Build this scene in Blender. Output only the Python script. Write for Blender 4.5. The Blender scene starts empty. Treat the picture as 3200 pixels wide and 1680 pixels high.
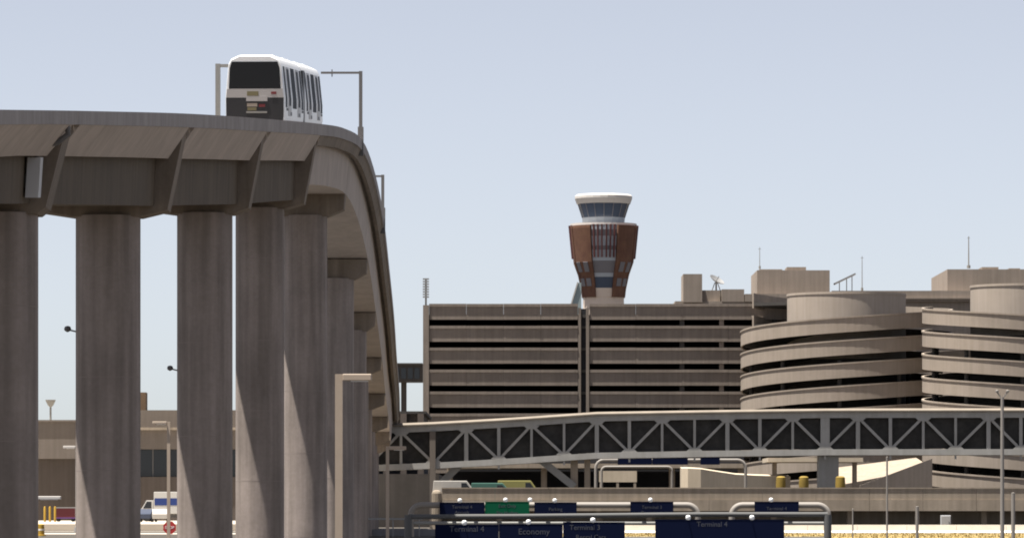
import bpy, bmesh, math, random
from mathutils import Vector, Matrix
random.seed(7)
R = math.radians

# ------------------------------------------------------------------ camera, sky, sun, exposure
scene = bpy.context.scene
col = scene.collection
EYE = 6.0            # camera height; the road below the camera lies at -3.5
F = 14700.0          # focal length in 1/3200 of the frame width
cam_data = bpy.data.cameras.new('camera')
cam_data.sensor_width = 36.0
cam_data.lens = 36.0 * F / 3200.0
cam_data.shift_y = 760.0 / 3200.0
cam_data.clip_start = 1.0
cam_data.clip_end = 60000.0
cam = bpy.data.objects.new('camera', cam_data)
cam.location = (0, 0, EYE)
cam.rotation_euler = (R(90), 0, 0)
col.objects.link(cam)
scene.camera = cam

SUN_EL, SUN_AZ = 75.5, 25.0     # azimuth measured from -X towards -Y (the camera's side)
world = bpy.data.worlds.new('World')
scene.world = world
world.use_nodes = True
wn = world.node_tree.nodes
bg = wn['Background']
sky = wn.new('ShaderNodeTexSky')
sky.sky_type = 'NISHITA'
sky.sun_disc = False
sky.sun_elevation = R(SUN_EL)
sky.sun_rotation = R(-(90.0 + SUN_AZ))
sky.altitude = 300
sky.air_density = 0.6
sky.dust_density = 0.6
sky.ozone_density = 1.0
haze_white = wn.new('ShaderNodeHueSaturation')      # thin summer haze whitens the whole dome
haze_white.inputs['Saturation'].default_value = 0.42
haze_white.inputs['Hue'].default_value = 0.512
world.node_tree.links.new(sky.outputs[0], haze_white.inputs['Color'])
world.node_tree.links.new(haze_white.outputs[0], bg.inputs[0])
bg.inputs[1].default_value = 0.05

sun_data = bpy.data.lights.new('sun', 'SUN')
sun_data.energy = 5.0
sun_data.angle = R(0.53)
sun_data.color = (1.0, 0.95, 0.87)
sun = bpy.data.objects.new('sun', sun_data)
d = Vector((-math.cos(R(SUN_EL)) * math.cos(R(SUN_AZ)), -math.cos(R(SUN_EL)) * math.sin(R(SUN_AZ)), math.sin(R(SUN_EL))))
sun.rotation_euler = d.to_track_quat('Z', 'Y').to_euler()
sun.location = (-60, 100, 150)
col.objects.link(sun)

vs = scene.view_settings
vs.view_transform = 'Standard'
vs.look = 'None'
vs.exposure = 1.45
vs.gamma = 1.0
vs.use_curve_mapping = False
scene.cycles.filter_width = 1.9
scene.cycles.max_bounces = 8

# ------------------------------------------------------------------ helpers
def W(px, py, dist):
    """a sight line of the survey taken from the photograph, at a known distance"""
    return Vector(((px - 1600.0) * dist / F, dist, EYE + (1600.0 - py) * dist / F))

BASE = {}            # world position of each root or part origin

class MB:
    def __init__(s):
        s.v, s.f = [], []
    def add(s, verts, faces):
        n = len(s.v)
        s.v += [tuple(p) for p in verts]
        s.f += [tuple(i + n for i in q) for q in faces]
        return s
    def box(s, x0, x1, y0, y1, z0, z1):
        v = [(x0, y0, z0), (x1, y0, z0), (x1, y1, z0), (x0, y1, z0), (x0, y0, z1), (x1, y0, z1), (x1, y1, z1), (x0, y1, z1)]
        return s.add(v, [(0, 3, 2, 1), (4, 5, 6, 7), (0, 1, 5, 4), (1, 2, 6, 5), (2, 3, 7, 6), (3, 0, 4, 7)])
    def prism(s, poly, y0, y1):
        """poly of (x, z) seen from the camera, extruded in depth"""
        n = len(poly)
        v = [(x, y0, z) for x, z in poly] + [(x, y1, z) for x, z in poly]
        f = [tuple(range(n)), tuple(reversed(range(n, 2 * n)))]
        f += [(i, (i + 1) % n, (i + 1) % n + n, i + n) for i in range(n)]
        return s.add(v, f)
    def prism_z(s, poly, z0, z1):
        n = len(poly)
        v = [(x, y, z0) for x, y in poly] + [(x, y, z1) for x, y in poly]
        f = [tuple(reversed(range(n))), tuple(range(n, 2 * n))]
        f += [(i, (i + 1) % n, (i + 1) % n + n, i + n) for i in range(n)]
        return s.add(v, f)
    def bar(s, a, b, w, h=None, up=(0, 1, 0)):
        """rectangular bar from a to b; w across, h along 'up'"""
        h = h or w
        a, b = Vector(a), Vector(b)
        t = (b - a).normalized()
        u = Vector(up)
        u = (u - t * u.dot(t)).normalized()
        q = t.cross(u)
        v = []
        for p in (a, b):
            for i, j in ((-1, -1), (1, -1), (1, 1), (-1, 1)):
                v.append(p + q * (w / 2 * i) + u * (h / 2 * j))
        return s.add(v, [(3, 2, 1, 0), (4, 5, 6, 7), (0, 1, 5, 4), (1, 2, 6, 5), (2, 3, 7, 6), (3, 0, 4, 7)])
    def tube(s, pts, r, n=10, r2=None):
        pts = [Vector(p) for p in pts]
        m = len(pts)
        rings = []
        for i, p in enumerate(pts):
            t = (pts[min(i + 1, m - 1)] - pts[max(i - 1, 0)]).normalized()
            ref = Vector((0, 1, 0)) if abs(t.y) < 0.9 else Vector((1, 0, 0))
            u = t.cross(ref).normalized()
            w = t.cross(u)
            rad = r if r2 is None else r + (r2 - r) * i / (m - 1)
            rings.append([p + u * (rad * math.cos(2 * math.pi * k / n)) + w * (rad * math.sin(2 * math.pi * k / n)) for k in range(n)])
        v = [p for ring in rings for p in ring]
        f = [(i * n + k, i * n + (k + 1) % n, (i + 1) * n + (k + 1) % n, (i + 1) * n + k) for i in range(m - 1) for k in range(n)]
        f += [tuple(reversed(range(n))), tuple(range((m - 1) * n, m * n))]
        return s.add(v, f)
    def lathe(s, prof, c, n=32, a0=0.0, a1=360.0, caps=True):
        """prof of (radius, z) about c=(x, y)"""
        full = abs(a1 - a0) >= 359.9
        k = n if full else n + 1
        v = []
        for r, z in prof:
            for i in range(k):
                t = R(a0 + (a1 - a0) * i / n)
                v.append((c[0] + r * math.cos(t), c[1] + r * math.sin(t), z))
        f = []
        for j in range(len(prof) - 1):
            for i in range(n if full else n):
                i2 = (i + 1) % k
                f.append((j * k + i, j * k + i2, (j + 1) * k + i2, (j + 1) * k + i))
        if caps and full:
            f += [tuple(reversed(range(k))), tuple(range((len(prof) - 1) * k, len(prof) * k))]
        return s.add(v, f)
    def sweep(s, sections, close=True):
        """sections: list of rings (lists of points) of equal length"""
        n = len(sections[0])
        v = [p for ring in sections for p in ring]
        f = [(i * n + k, i * n + (k + 1) % n, (i + 1) * n + (k + 1) % n, (i + 1) * n + k) for i in range(len(sections) - 1) for k in range(n)]
        if close:
            f += [tuple(reversed(range(n))), tuple(range((len(sections) - 1) * n, len(sections) * n))]
        return s.add(v, f)
    def mesh(s, name, base=(0, 0, 0)):
        me = bpy.data.meshes.new(name)
        b = Vector(base)
        me.from_pydata([Vector(p) - b for p in s.v], [], s.f)
        bm = bmesh.new(); bm.from_mesh(me)
        bmesh.ops.recalc_face_normals(bm, faces=bm.faces)
        bm.to_mesh(me); bm.free()
        return me
    def build(s, name, mat, parent=None, local=False, smooth=False, bevel=0.0, base=None):
        b = Vector((0, 0, 0))
        if parent is not None and not local:
            b = BASE.get(parent.name, Vector((0, 0, 0)))
        elif base is not None:
            b = Vector(base)
        me = s.mesh(name, b)
        me.materials.append(MAT[mat])
        o = bpy.data.objects.new(name, me)
        col.objects.link(o)
        if parent is not None:
            o.parent = parent
            BASE[o.name] = b
        else:
            o.location = b
            BASE[o.name] = b
        if smooth:
            for p in me.polygons: p.use_smooth = True
            es = o.modifiers.new('split', 'EDGE_SPLIT'); es.split_angle = R(35)
        if bevel:
            bv = o.modifiers.new('bevel', 'BEVEL'); bv.width = bevel; bv.segments = 2; bv.limit_method = 'ANGLE'
        return o

def tag(o, label, cat=None, group=None, kind=None):
    if label: o['label'] = label
    if cat: o['category'] = cat
    if group: o['group'] = group
    if kind: o['kind'] = kind
    return o

def thing(name, loc, label, cat, group=None, rot=None):
    o = bpy.data.objects.new(name, None)
    o.empty_display_size = 0.5
    col.objects.link(o)
    o.location = loc
    if rot: o.rotation_euler = rot
    BASE[o.name] = Vector(loc)
    return tag(o, label, cat, group)

def piece(name, me, parent, loc):
    o = bpy.data.objects.new(name, me)
    col.objects.link(o)
    o.parent = parent
    o.location = Vector(loc) - BASE[parent.name]
    return o

# ------------------------------------------------------------------ materials
MAT = {}
def mat(name, c, rough=0.7, metal=0.0, var=0.0, scale=1.0, streak=0.0, bump=0.0, c2=None, spec=0.4, stretch=(1, 1, 1), fine=0.0):
    m = bpy.data.materials.new(name)
    m.use_nodes = True
    nt = m.node_tree
    b = nt.nodes['Principled BSDF']
    b.inputs['Base Color'].default_value = (*c, 1)
    b.inputs['Roughness'].default_value = rough
    b.inputs['Metallic'].default_value = metal
    b.inputs['Specular IOR Level'].default_value = spec
    MAT[name] = m
    if var or streak or c2 or fine:
        tc = nt.nodes.new('ShaderNodeTexCoord')
        mp = nt.nodes.new('ShaderNodeMapping')
        mp.inputs['Scale'].default_value = stretch
        geo = nt.nodes.new('ShaderNodeNewGeometry')
        nt.links.new(geo.outputs['Position'], mp.inputs[0])
        nz = nt.nodes.new('ShaderNodeTexNoise')
        nz.inputs['Scale'].default_value = scale
        nz.inputs['Detail'].default_value = 6
        nz.inputs['Roughness'].default_value = 0.6
        nt.links.new(mp.outputs[0], nz.inputs['Vector'])
        rp = nt.nodes.new('ShaderNodeValToRGB')
        rp.color_ramp.elements[0].position = 0.32
        rp.color_ramp.elements[1].position = 0.68
        lo = tuple(max(0, x * (1 - var)) for x in c)
        hi = tuple(min(1, x * (1 + var)) for x in (c2 or c))
        rp.color_ramp.elements[0].color = (*lo, 1)
        rp.color_ramp.elements[1].color = (*hi, 1)
        nt.links.new(nz.outputs[0], rp.inputs[0])
        out = rp.outputs[0]
        def mul(out, vec_scale, sc, amount, p0=0.35, p1=0.75):
            mp2 = nt.nodes.new('ShaderNodeMapping')
            mp2.inputs['Scale'].default_value = vec_scale
            nt.links.new(geo.outputs['Position'], mp2.inputs[0])
            n2 = nt.nodes.new('ShaderNodeTexNoise')
            n2.inputs['Scale'].default_value = sc
            n2.inputs['Detail'].default_value = 5
            nt.links.new(mp2.outputs[0], n2.inputs['Vector'])
            r2 = nt.nodes.new('ShaderNodeValToRGB')
            r2.color_ramp.elements[0].position = p0
            r2.color_ramp.elements[1].position = p1
            k = 1 - amount
            r2.color_ramp.elements[0].color = (k, k, k * 0.97, 1)
            r2.color_ramp.elements[1].color = (1, 1, 1, 1)
            nt.links.new(n2.outputs[0], r2.inputs[0])
            mx = nt.nodes.new('ShaderNodeMix')
            mx.data_type = 'RGBA'; mx.blend_type = 'MULTIPLY'
            mx.inputs[0].default_value = 1.0
            nt.links.new(out, mx.inputs[6])
            nt.links.new(r2.outputs[0], mx.inputs[7])
            return mx.outputs[2]
        if streak:
            out = mul(out, (1, 1, 0.05), 2.2, streak)
        if fine:
            out = mul(out, (1, 1, 1), 6.0, fine)
        nt.links.new(out, b.inputs['Base Color'])
        if bump:
            bp = nt.nodes.new('ShaderNodeBump')
            bp.inputs['Strength'].default_value = bump
            bp.inputs['Distance'].default_value = 0.05
            n3 = nt.nodes.new('ShaderNodeTexNoise')
            n3.inputs['Scale'].default_value = 3.0
            n3.inputs['Detail'].default_value = 6
            nt.links.new(geo.outputs['Position'], n3.inputs['Vector'])
            nt.links.new(n3.outputs[0], bp.inputs['Height'])
            nt.links.new(bp.outputs[0], b.inputs['Normal'])
    return m

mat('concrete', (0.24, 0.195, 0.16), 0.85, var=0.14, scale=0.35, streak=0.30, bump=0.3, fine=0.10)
mat('girder_shade_concrete', (0.13, 0.10, 0.072), 0.85, var=0.14, scale=0.35, streak=0.30, bump=0.3, fine=0.10)  # dark brown holds the deep shade under the skirt panels
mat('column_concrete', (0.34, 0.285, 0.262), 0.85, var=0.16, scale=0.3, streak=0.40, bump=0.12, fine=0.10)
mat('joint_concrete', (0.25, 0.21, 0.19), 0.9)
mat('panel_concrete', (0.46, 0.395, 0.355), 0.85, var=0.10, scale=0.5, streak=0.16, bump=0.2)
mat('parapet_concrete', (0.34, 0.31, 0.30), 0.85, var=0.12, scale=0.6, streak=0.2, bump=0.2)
mat('garage_concrete', (0.215, 0.18, 0.158), 0.9, var=0.10, scale=0.25, streak=0.20, fine=0.06)
mat('ramp_concrete', (0.31, 0.26, 0.222), 0.9, var=0.08, scale=0.2, streak=0.15, fine=0.05)
mat('drum_concrete', (0.36, 0.305, 0.26), 0.9, var=0.06, scale=0.2, streak=0.12)
mat('interior_shade', (0.022, 0.022, 0.026), 0.95)  # near-black stands in for shade inside openings and recesses
mat('slab_concrete', (0.05, 0.046, 0.043), 0.95, var=0.1, scale=0.3)  # darkened so the shade between garage and ramp levels is in the colour
mat('terminal_concrete', (0.27, 0.225, 0.19), 0.9, var=0.08, scale=0.2, streak=0.18)
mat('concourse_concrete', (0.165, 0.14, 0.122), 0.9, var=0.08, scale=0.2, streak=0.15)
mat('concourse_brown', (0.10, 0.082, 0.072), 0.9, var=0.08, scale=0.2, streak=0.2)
mat('tan_concrete', (0.32, 0.265, 0.21), 0.9, var=0.12, scale=0.5, streak=0.25)
mat('cream_wall', (0.50, 0.42, 0.32), 0.85, var=0.06, scale=0.4, streak=0.1)
mat('barrier_white', (0.72, 0.67, 0.60), 0.85, var=0.08, scale=0.8)
mat('steel_grey', (0.25, 0.245, 0.235), 0.6, var=0.08, scale=0.6, streak=0.1)
mat('truss_steel', (0.37, 0.36, 0.345), 0.6, var=0.10, scale=0.5, streak=0.12, spec=0.2)
mat('roof_pale', (0.20, 0.17, 0.138), 0.9, var=0.1, scale=0.5)
mat('gantry_grey', (0.10, 0.10, 0.10), 0.7, spec=0.15)
mat('mustard', (0.20, 0.135, 0.022), 0.8, var=0.2, scale=1.0)
mat('station_shade', (0.062, 0.053, 0.047), 0.9, var=0.15, scale=0.4, streak=0.2)  # shade from the viaduct and footbridge put into the colour
mat('box_grey', (0.50, 0.50, 0.51), 0.6)
mat('steel_pale', (0.42, 0.40, 0.37), 0.55, var=0.05, scale=1.0)  # paler steel tone
mat('galvanised', (0.24, 0.24, 0.24), 0.5, metal=0.3)
mat('pole_tan', (0.42, 0.34, 0.27), 0.6, var=0.05, scale=1.0)
mat('pole_dark', (0.12, 0.115, 0.115), 0.6)
mat('pipe_light', (0.24, 0.22, 0.20), 0.6, spec=0.2)
mat('dark_glass', (0.012, 0.014, 0.018), 0.12, spec=0.5)
mat('mesh_dark', (0.040, 0.037, 0.034), 0.5, var=0.4, scale=0.8, spec=0.2)
mat('train_white', (0.78, 0.79, 0.80), 0.35)
mat('train_silver', (0.36, 0.345, 0.34), 0.4)
mat('train_black', (0.02, 0.02, 0.023), 0.5)
mat('train_glass', (0.010, 0.011, 0.014), 0.2, spec=0.3)
mat('train_window', (0.03, 0.035, 0.045), 0.6, spec=0.1)
mat('plate_pale', (0.34, 0.29, 0.24), 0.6)
mat('plate_yellow', (0.16, 0.14, 0.075), 0.6)
mat('lamp_red', (0.16, 0.025, 0.03), 0.4)
mat('rubber', (0.02, 0.02, 0.02), 0.9)
mat('tower_rust', (0.145, 0.066, 0.044), 0.8, var=0.15, scale=0.4, streak=0.2, c2=(0.15, 0.075, 0.045))
mat('tower_fin', (0.11, 0.036, 0.034), 0.7)
mat('tower_glass', (0.05, 0.07, 0.11), 0.15)
mat('tower_slate', (0.16, 0.155, 0.17), 0.6)
mat('tower_white', (0.55, 0.52, 0.49), 0.7)
mat('tower_panel', (0.34, 0.37, 0.41), 0.5)
mat('tower_cream', (0.60, 0.50, 0.42), 0.8)
mat('green_glass', (0.26, 0.31, 0.31), 0.3, spec=0.2)
mat('sign_navy', (0.004, 0.007, 0.026), 0.7, spec=0.05)
mat('sign_green', (0.005, 0.085, 0.042), 0.7, spec=0.05)
mat('sign_text', (0.062, 0.066, 0.085), 0.5)
mat('sign_red', (0.45, 0.035, 0.035), 0.5)
mat('lamp_white', (0.9, 0.9, 0.9), 0.3)
mat('asphalt', (0.05, 0.05, 0.052), 0.9, var=0.2, scale=0.6)
mat('road_paint', (0.7, 0.7, 0.68), 0.7)
mat('ground', (0.058, 0.05, 0.042), 0.95, var=0.18, scale=0.03, fine=0.15)
mat('apron', (0.38, 0.335, 0.28), 0.9, var=0.08, scale=0.1)
mat('dry_grass', (0.25, 0.185, 0.07), 0.95, var=0.2, scale=0.5)
mat('truck_white', (0.42, 0.41, 0.39), 0.35)
mat('truck_blue', (0.012, 0.032, 0.15), 0.4)
mat('cart_red', (0.10, 0.012, 0.018), 0.5)
mat('cart_purple', (0.10, 0.04, 0.16), 0.5)
mat('yellow_paint', (0.36, 0.22, 0.025), 0.6)
mat('car_silver', (0.40, 0.38, 0.35), 0.35)
mat('car_green', (0.06, 0.14, 0.11), 0.35)
mat('car_yellow', (0.24, 0.22, 0.075), 0.4)
mat('car_dark', (0.04, 0.05, 0.08), 0.35)
mat('roof_grey', (0.30, 0.28, 0.26), 0.9)
mat('rust_brown', (0.13, 0.085, 0.05), 0.8)

# ------------------------------------------------------------------ ground
PROF = [(-400, -3.5), (330, -3.5), (340, -3.2), (388, 3.9), (396, 4.2), (420, 4.3), (1500, 4.4), (30000, 4.4)]
def gz(dist):
    for (a, za), (b, zb) in zip(PROF, PROF[1:]):
        if a <= dist <= b:
            return za + (zb - za) * (dist - a) / (b - a)
    return 4.4
m = MB()
XS = (-12000, -300, -60, 0, 60, 300, 12000)
for i, (yy, zz) in enumerate(PROF):
    for x in XS: m.v.append((x, yy, zz))
n = len(XS)
for i in range(len(PROF) - 1):
    for k in range(n - 1):
        m.f.append((i * n + k, i * n + k + 1, (i + 1) * n + k + 1, (i + 1) * n + k))
tag(m.build('ground', 'ground'), None, kind='structure')
m = MB().box(-90, 180, 262, 312, -3.7, -3.496)
tag(m.build('road', 'asphalt'), None, kind='structure')
m = MB()
for yy in (270, 280, 290, 300):
    for k in range(40): m.box(-85 + k * 6.5, -82 + k * 6.5, yy, yy + 0.15, -3.5, -3.492)
tag(m.build('road_marking', 'road_paint'), None, kind='structure')
m = MB().box(-200, -17, 428, 1000, 3.9, 4.95)
tag(m.build('apron_pavement', 'apron'), None, kind='structure')
m = MB().add([(-110, 386, gz(386) + 0.01), (-17, 386, gz(386) + 0.01), (-17, 396, gz(396) + 0.01), (-110, 396, gz(396) + 0.01), (-17, 427.9, gz(427.9) + 0.01), (-110, 427.9, gz(427.9) + 0.01)], [(0, 1, 2, 3), (3, 2, 4, 5)])
tag(m.build('service_road', 'apron'), None, kind='structure')

# dry grass verge in front of the white barrier: tufts over a sheet
m = MB()
def verge(x0, x1):
    for i in range(6500):
        x = random.uniform(x0, x1); y = random.uniform(386, 397.5)
        z = gz(y) - 0.02
        h = random.uniform(0.05, 0.22); w = random.uniform(0.03, 0.08); a = random.uniform(0, math.pi)
        dx, dy = math.cos(a) * w, math.sin(a) * w
        m.add([(x - dx, y - dy, z), (x + dx, y + dy, z), (x + random.uniform(-.08, .08), y + random.uniform(-.08, .08), z + h)], [(0, 1, 2)])
verge(5, 48)
sheet = [(2, 384), (50, 384), (50, 397.6), (2, 397.6)]
m.add([(x, y, gz(y) + 0.012) for x, y in ((2, 386), (50, 386), (50, 388), (2, 388), (50, 396), (2, 396), (50, 397.6), (2, 397.6))],
      [(0, 1, 2, 3), (3, 2, 4, 5), (5, 4, 6, 7)])
tag(m.build('dry_grass', 'dry_grass'), 'dry yellow grass verge in front of the low white barrier', 'grass', kind='stuff')

# ------------------------------------------------------------------ elevated guideway
GT = [(60, -16.4, 5.3), (100, -15.15, 8.6), (131, -14.1, 11.2), (152, -13.4, 12.95), (182, -12.35, 15.4), (212, -10.9, 17.7), (242, -9.75, 19.95),
      (257, -9.15, 20.95), (272, -8.65, 21.5), (287, -8.4, 20.85), (302, -8.3, 19.35), (332, -8.65, 17.2), (362, -9.06, 15.0), (392, -9.6, 13.0),
      (430, -10.3, 11.4), (470, -11.2, 10.6), (520, -12.4, 10.4)]
def herm(t, j):
    i = 0
    while i < len(GT) - 2 and t > GT[i + 1][0]: i += 1
    def slope(k):
        if k == 0: return (GT[1][j] - GT[0][j]) / (GT[1][0] - GT[0][0])
        if k == len(GT) - 1: return (GT[-1][j] - GT[-2][j]) / (GT[-1][0] - GT[-2][0])
        return (GT[k + 1][j] - GT[k - 1][j]) / (GT[k + 1][0] - GT[k - 1][0])
    a, b = GT[i], GT[i + 1]
    h = b[0] - a[0]; u = (t - a[0]) / h
    return ((2*u**3 - 3*u**2 + 1) * a[j] + (u**3 - 2*u**2 + u) * h * slope(i) + (-2*u**3 + 3*u**2) * b[j] + (u**3 - u**2) * h * slope(i + 1))
def GX(t): return herm(t, 1)
def GZ(t): return EYE + herm(t, 2)
KD_ = [(60, 0.72), (140, 0.74), (182, 0.95), (212, 1.02), (260, 1.05), (600, 1.05)]
def gk(t):              # the superstructure grows deeper towards the crest
    for (a, ka), (b, kb) in zip(KD_, KD_[1:]):
        if a <= t <= b: return ka + (kb - ka) * (t - a) / (b - a)
def gp(t, a, b):        # a metres in from the outer edge, b metres below the parapet top
    return (GX(t) - a, t, GZ(t) - b * gk(t))
def run(t0, t1, ring, step=3.0):
    n = max(2, int((t1 - t0) / step) + 1)
    return [[gp(t0 + (t1 - t0) * i / (n - 1), a, b) for a, b in ring] for i in range(n)]

PIERS = [(87, -17.6), (117, -16.9), (147, -16.06), (182, W(338, 0, 182).x), (212, W(640, 0, 212).x), (242, W(812, 0, 242).x), (272, W(955, 0, 272).x),
         (302, W(1045, 0, 302).x), (332, W(1090, 0, 332).x), (362, -12.3), (392, -12.9), (422, -13.5), (452, -14.2), (482, -14.9)]
G0, G1 = 78.0, 500.0
WID = 7.2
gw = thing('elevated_guideway', (-16.06, 147, -3.5), 'long concrete train viaduct on tall columns, curving away and descending behind', 'viaduct')
ends = [G0] + [p[0] for p in PIERS] + [G1]
for i in range(len(ends) - 1):
    t0, t1 = ends[i] + 0.02, ends[i + 1] - 0.02
    if t1 - t0 < 4: continue
    g = 0.9 if 0 < i < len(ends) - 2 else 0.02
    MB().sweep(run(t0, t1, [(0.27, 0.562), (WID - 0.27, 0.562), (WID - 0.27, 0.80), (0.27, 0.80)])).build('deck_slab', 'concrete', gw)
    MB().sweep(run(t0, t1, [(0, 0), (0.26, 0), (0.26, 0.56), (0, 0.56)])).build('parapet', 'parapet_concrete', gw)
    MB().sweep(run(t0, t1, [(WID - 0.26, 0), (WID, 0), (WID, 0.56), (WID - 0.26, 0.56)])).build('parapet', 'parapet_concrete', gw)
    late = t0 > 240
    for sgn in (0, 1):
        if late: ring = [(0.10, 0.563), (0.34, 0.563), (0.52, 1.05), (0.30, 1.05)]
        else: ring = [(0.04, 0.563), (0.22, 0.563), (1.02, 1.82), (0.84, 1.82)]
        if sgn: ring = [(WID - a, b) for a, b in ring]
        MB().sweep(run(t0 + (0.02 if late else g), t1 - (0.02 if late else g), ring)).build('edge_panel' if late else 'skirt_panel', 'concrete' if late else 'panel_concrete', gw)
    if late:
        MB().sweep(run(t0 + 0.05, t1 - 0.05, [(0.75, 0.802), (WID - 0.75, 0.802), (WID - 0.95, 3.0), (0.95, 3.0)])).build('box_girder', 'panel_concrete', gw)
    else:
        MB().sweep(run(t0 + 0.6, t1 - 0.6, [(1.3, 0.802), (WID - 1.3, 0.802), (WID - 1.4, 3.75), (1.4, 3.75)])).build('box_girder', 'girder_shade_concrete', gw)
    for c in (1.55, 3.25):
        MB().sweep(run(t0, t1, [(c, 0.42), (c + 0.55, 0.42), (c + 0.55, 0.559), (c, 0.559)])).build('running_plinth', 'parapet_concrete', gw)
def column_ring(cx, cy, hx, hy, z, n=40):
    out = []
    for k in range(n):
        t = 2 * math.pi * k / n
        c, s_ = math.cos(t), math.sin(t)
        e = 2 / 2.15
        out.append((cx + hx * math.copysign(abs(c) ** e, c), cy + hy * math.copysign(abs(s_) ** e, s_), z))
    return out
for k, (t, cx) in enumerate(PIERS):
    ex, ez = GX(t), GZ(t)
    k_ = gk(t)
    zt = ez - 4.22 * k_
    if t > 250:
        poly = [(ex - 0.98, ez - 3.003 * k_), (ex - 1.05, ez - 3.85 * k_), (cx + 1.30, zt), (cx - 1.30, zt), (min(ex - WID + 1.05, cx - 1.4), ez - 3.85 * k_), (ex - WID + 0.98, ez - 3.003 * k_)]
    else:
        poly = [(ex - 0.30, ez - 0.803 * k_), (ex - 0.92, ez - 3.95 * k_), (cx + 1.30, zt), (cx - 1.30, zt), (min(ex - WID + 0.92, cx - 1.4), ez - 3.95 * k_), (ex - WID + 0.30, ez - 0.803 * k_)]
    zb = gz(t) - 0.3
    prof = [column_ring(cx, t, 1.25, 1.25, zb), column_ring(cx, t, 1.25, 1.25, zt + 0.05)]
    pr = MB().sweep(prof).build('column', 'column_concrete', gw, smooth=True)
    MB().prism(poly, t - 0.85, t + 0.85).build('pier_cap', 'concrete', pr)
    # horizontal pour joints
    z = zb + 4.2
    while z < zt - 1:
        MB().sweep([column_ring(cx, t, 1.253, 1.253, z), column_ring(cx, t, 1.253, 1.253, z + 0.025)]).build('pour_joint', 'joint_concrete', pr, smooth=True)
        z += random.choice((3.6, 4.2, 4.8))
# drain pipe and equipment on the near spans
pz = lambda a, b, t: gp(t, a, b)
MB().tube([pz(0.12, 0.62, 145.4), pz(0.10, 0.95, 145.4), pz(0.42, 1.28, 145.4), pz(0.72, 1.36, 145.4), pz(1.02, 1.75, 145.4), pz(1.12, 2.1, 145.4)], 0.09, 10).build('drain_pipe', 'pole_dark', gw, smooth=True)
MB().sweep([[gp(t, a, b) for a, b in ((0.84, 1.88), (1.24, 1.88), (1.32, 3.5), (0.92, 3.5))] for t in (144.6, 145.2)]).build('equipment_box', 'box_grey', gw)
MB().sweep([[gp(t, a, b) for a, b in ((1.3, 2.5), (1.75, 2.5), (1.75, 3.1), (1.3, 3.1))] for t in (144.8, 146.2)]).build('equipment_bracket', 'pole_dark', gw)

# bracketed cameras on two columns
def col_camera(cx, t, py, label):
    z = W(0, py, t).z
    r = thing('security_camera', (cx - 1.25, t, z), label, 'camera')
    MB().bar((cx - 1.22, t - 0.2, z - 0.10), (cx - 1.55, t - 0.2, z - 0.02), 0.06).build('bracket', 'pole_dark', r)
    MB().lathe([(0.02, z - 0.12), (0.11, z - 0.07), (0.14, z), (0.11, z + 0.09), (0.03, z + 0.12)], (cx - 1.55, t - 0.2), 12).build('camera_dome', 'pole_dark', r, smooth=True)
col_camera(PIERS[3][1], 182, 1028, 'small dark dome camera on the column between the two sky gaps')
col_camera(PIERS[4][1], 212, 1150, 'small dark dome camera on the column beneath the train')

# poles with arms along the guideway
def gantry_pole(t, a, h, arm, label, box=True):
    x, y, z = gp(t, a, 0)
    r = thing('guideway_pole', (x, y, z - 0.5), label, 'pole', 'arm poles along the guideway parapet')
    MB().bar((x, y, z - 0.7), (x, y, z + h), 0.20).build('post', 'pole_dark', r)
    MB().bar((x + math.copysign(0.1, -arm) * -1, y, z + h - 0.09), (x + arm, y, z + h - 0.09), 0.12, 0.12).build('arm', 'pole_dark', r)
    MB().bar((x + arm * 0.72, y, z + h - 0.32), (x + arm * 0.72, y, z + h + 0.10), 0.06).build('antenna_stub', 'pole_dark', r)
    if box: MB().box(x - 0.16, x + 0.16, y - 0.3, y + 0.3, z - 0.9, z + 0.75).build('base_cabinet', 'pole_dark', r)
    else: MB().box(x - 0.14, x + 0.14, y - 0.14, y + 0.14, z - 0.62, z - 0.2).build('base_plate', 'pole_dark', r)
gantry_pole(272, 0.10, 3.98, -2.3, 'tall dark inverted L pole rising from the parapet just behind the train')
gantry_pole(306, 0.08, 2.9, -0.75, 'short dark arm pole on the descending stretch of the viaduct')
# pole on the far parapet, seen beside the train front
t = 252.0
x, y, z = gp(t, WID - 0.3, 0)
x = W(681, 0, t).x
r = thing('guideway_pole', (x, y, z - 0.6), 'grey inverted L pole with its arm reaching behind the train front', 'pole', 'arm poles along the guideway parapet')
zt = W(0, 200, t).z
MB().bar((x, y, z - 0.75), (x, y, zt), 0.26).build('post', 'steel_grey', r)
MB().bar((x + 0.13, y, zt - 0.1), (x + 1.6, y, zt - 0.1), 0.16).build('arm', 'steel_grey', r)
MB().box(x - 0.3, x + 0.3, y - 0.3, y + 0.3, z - 0.78, z - 0.55).build('base_plate', 'steel_grey', r)

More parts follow.
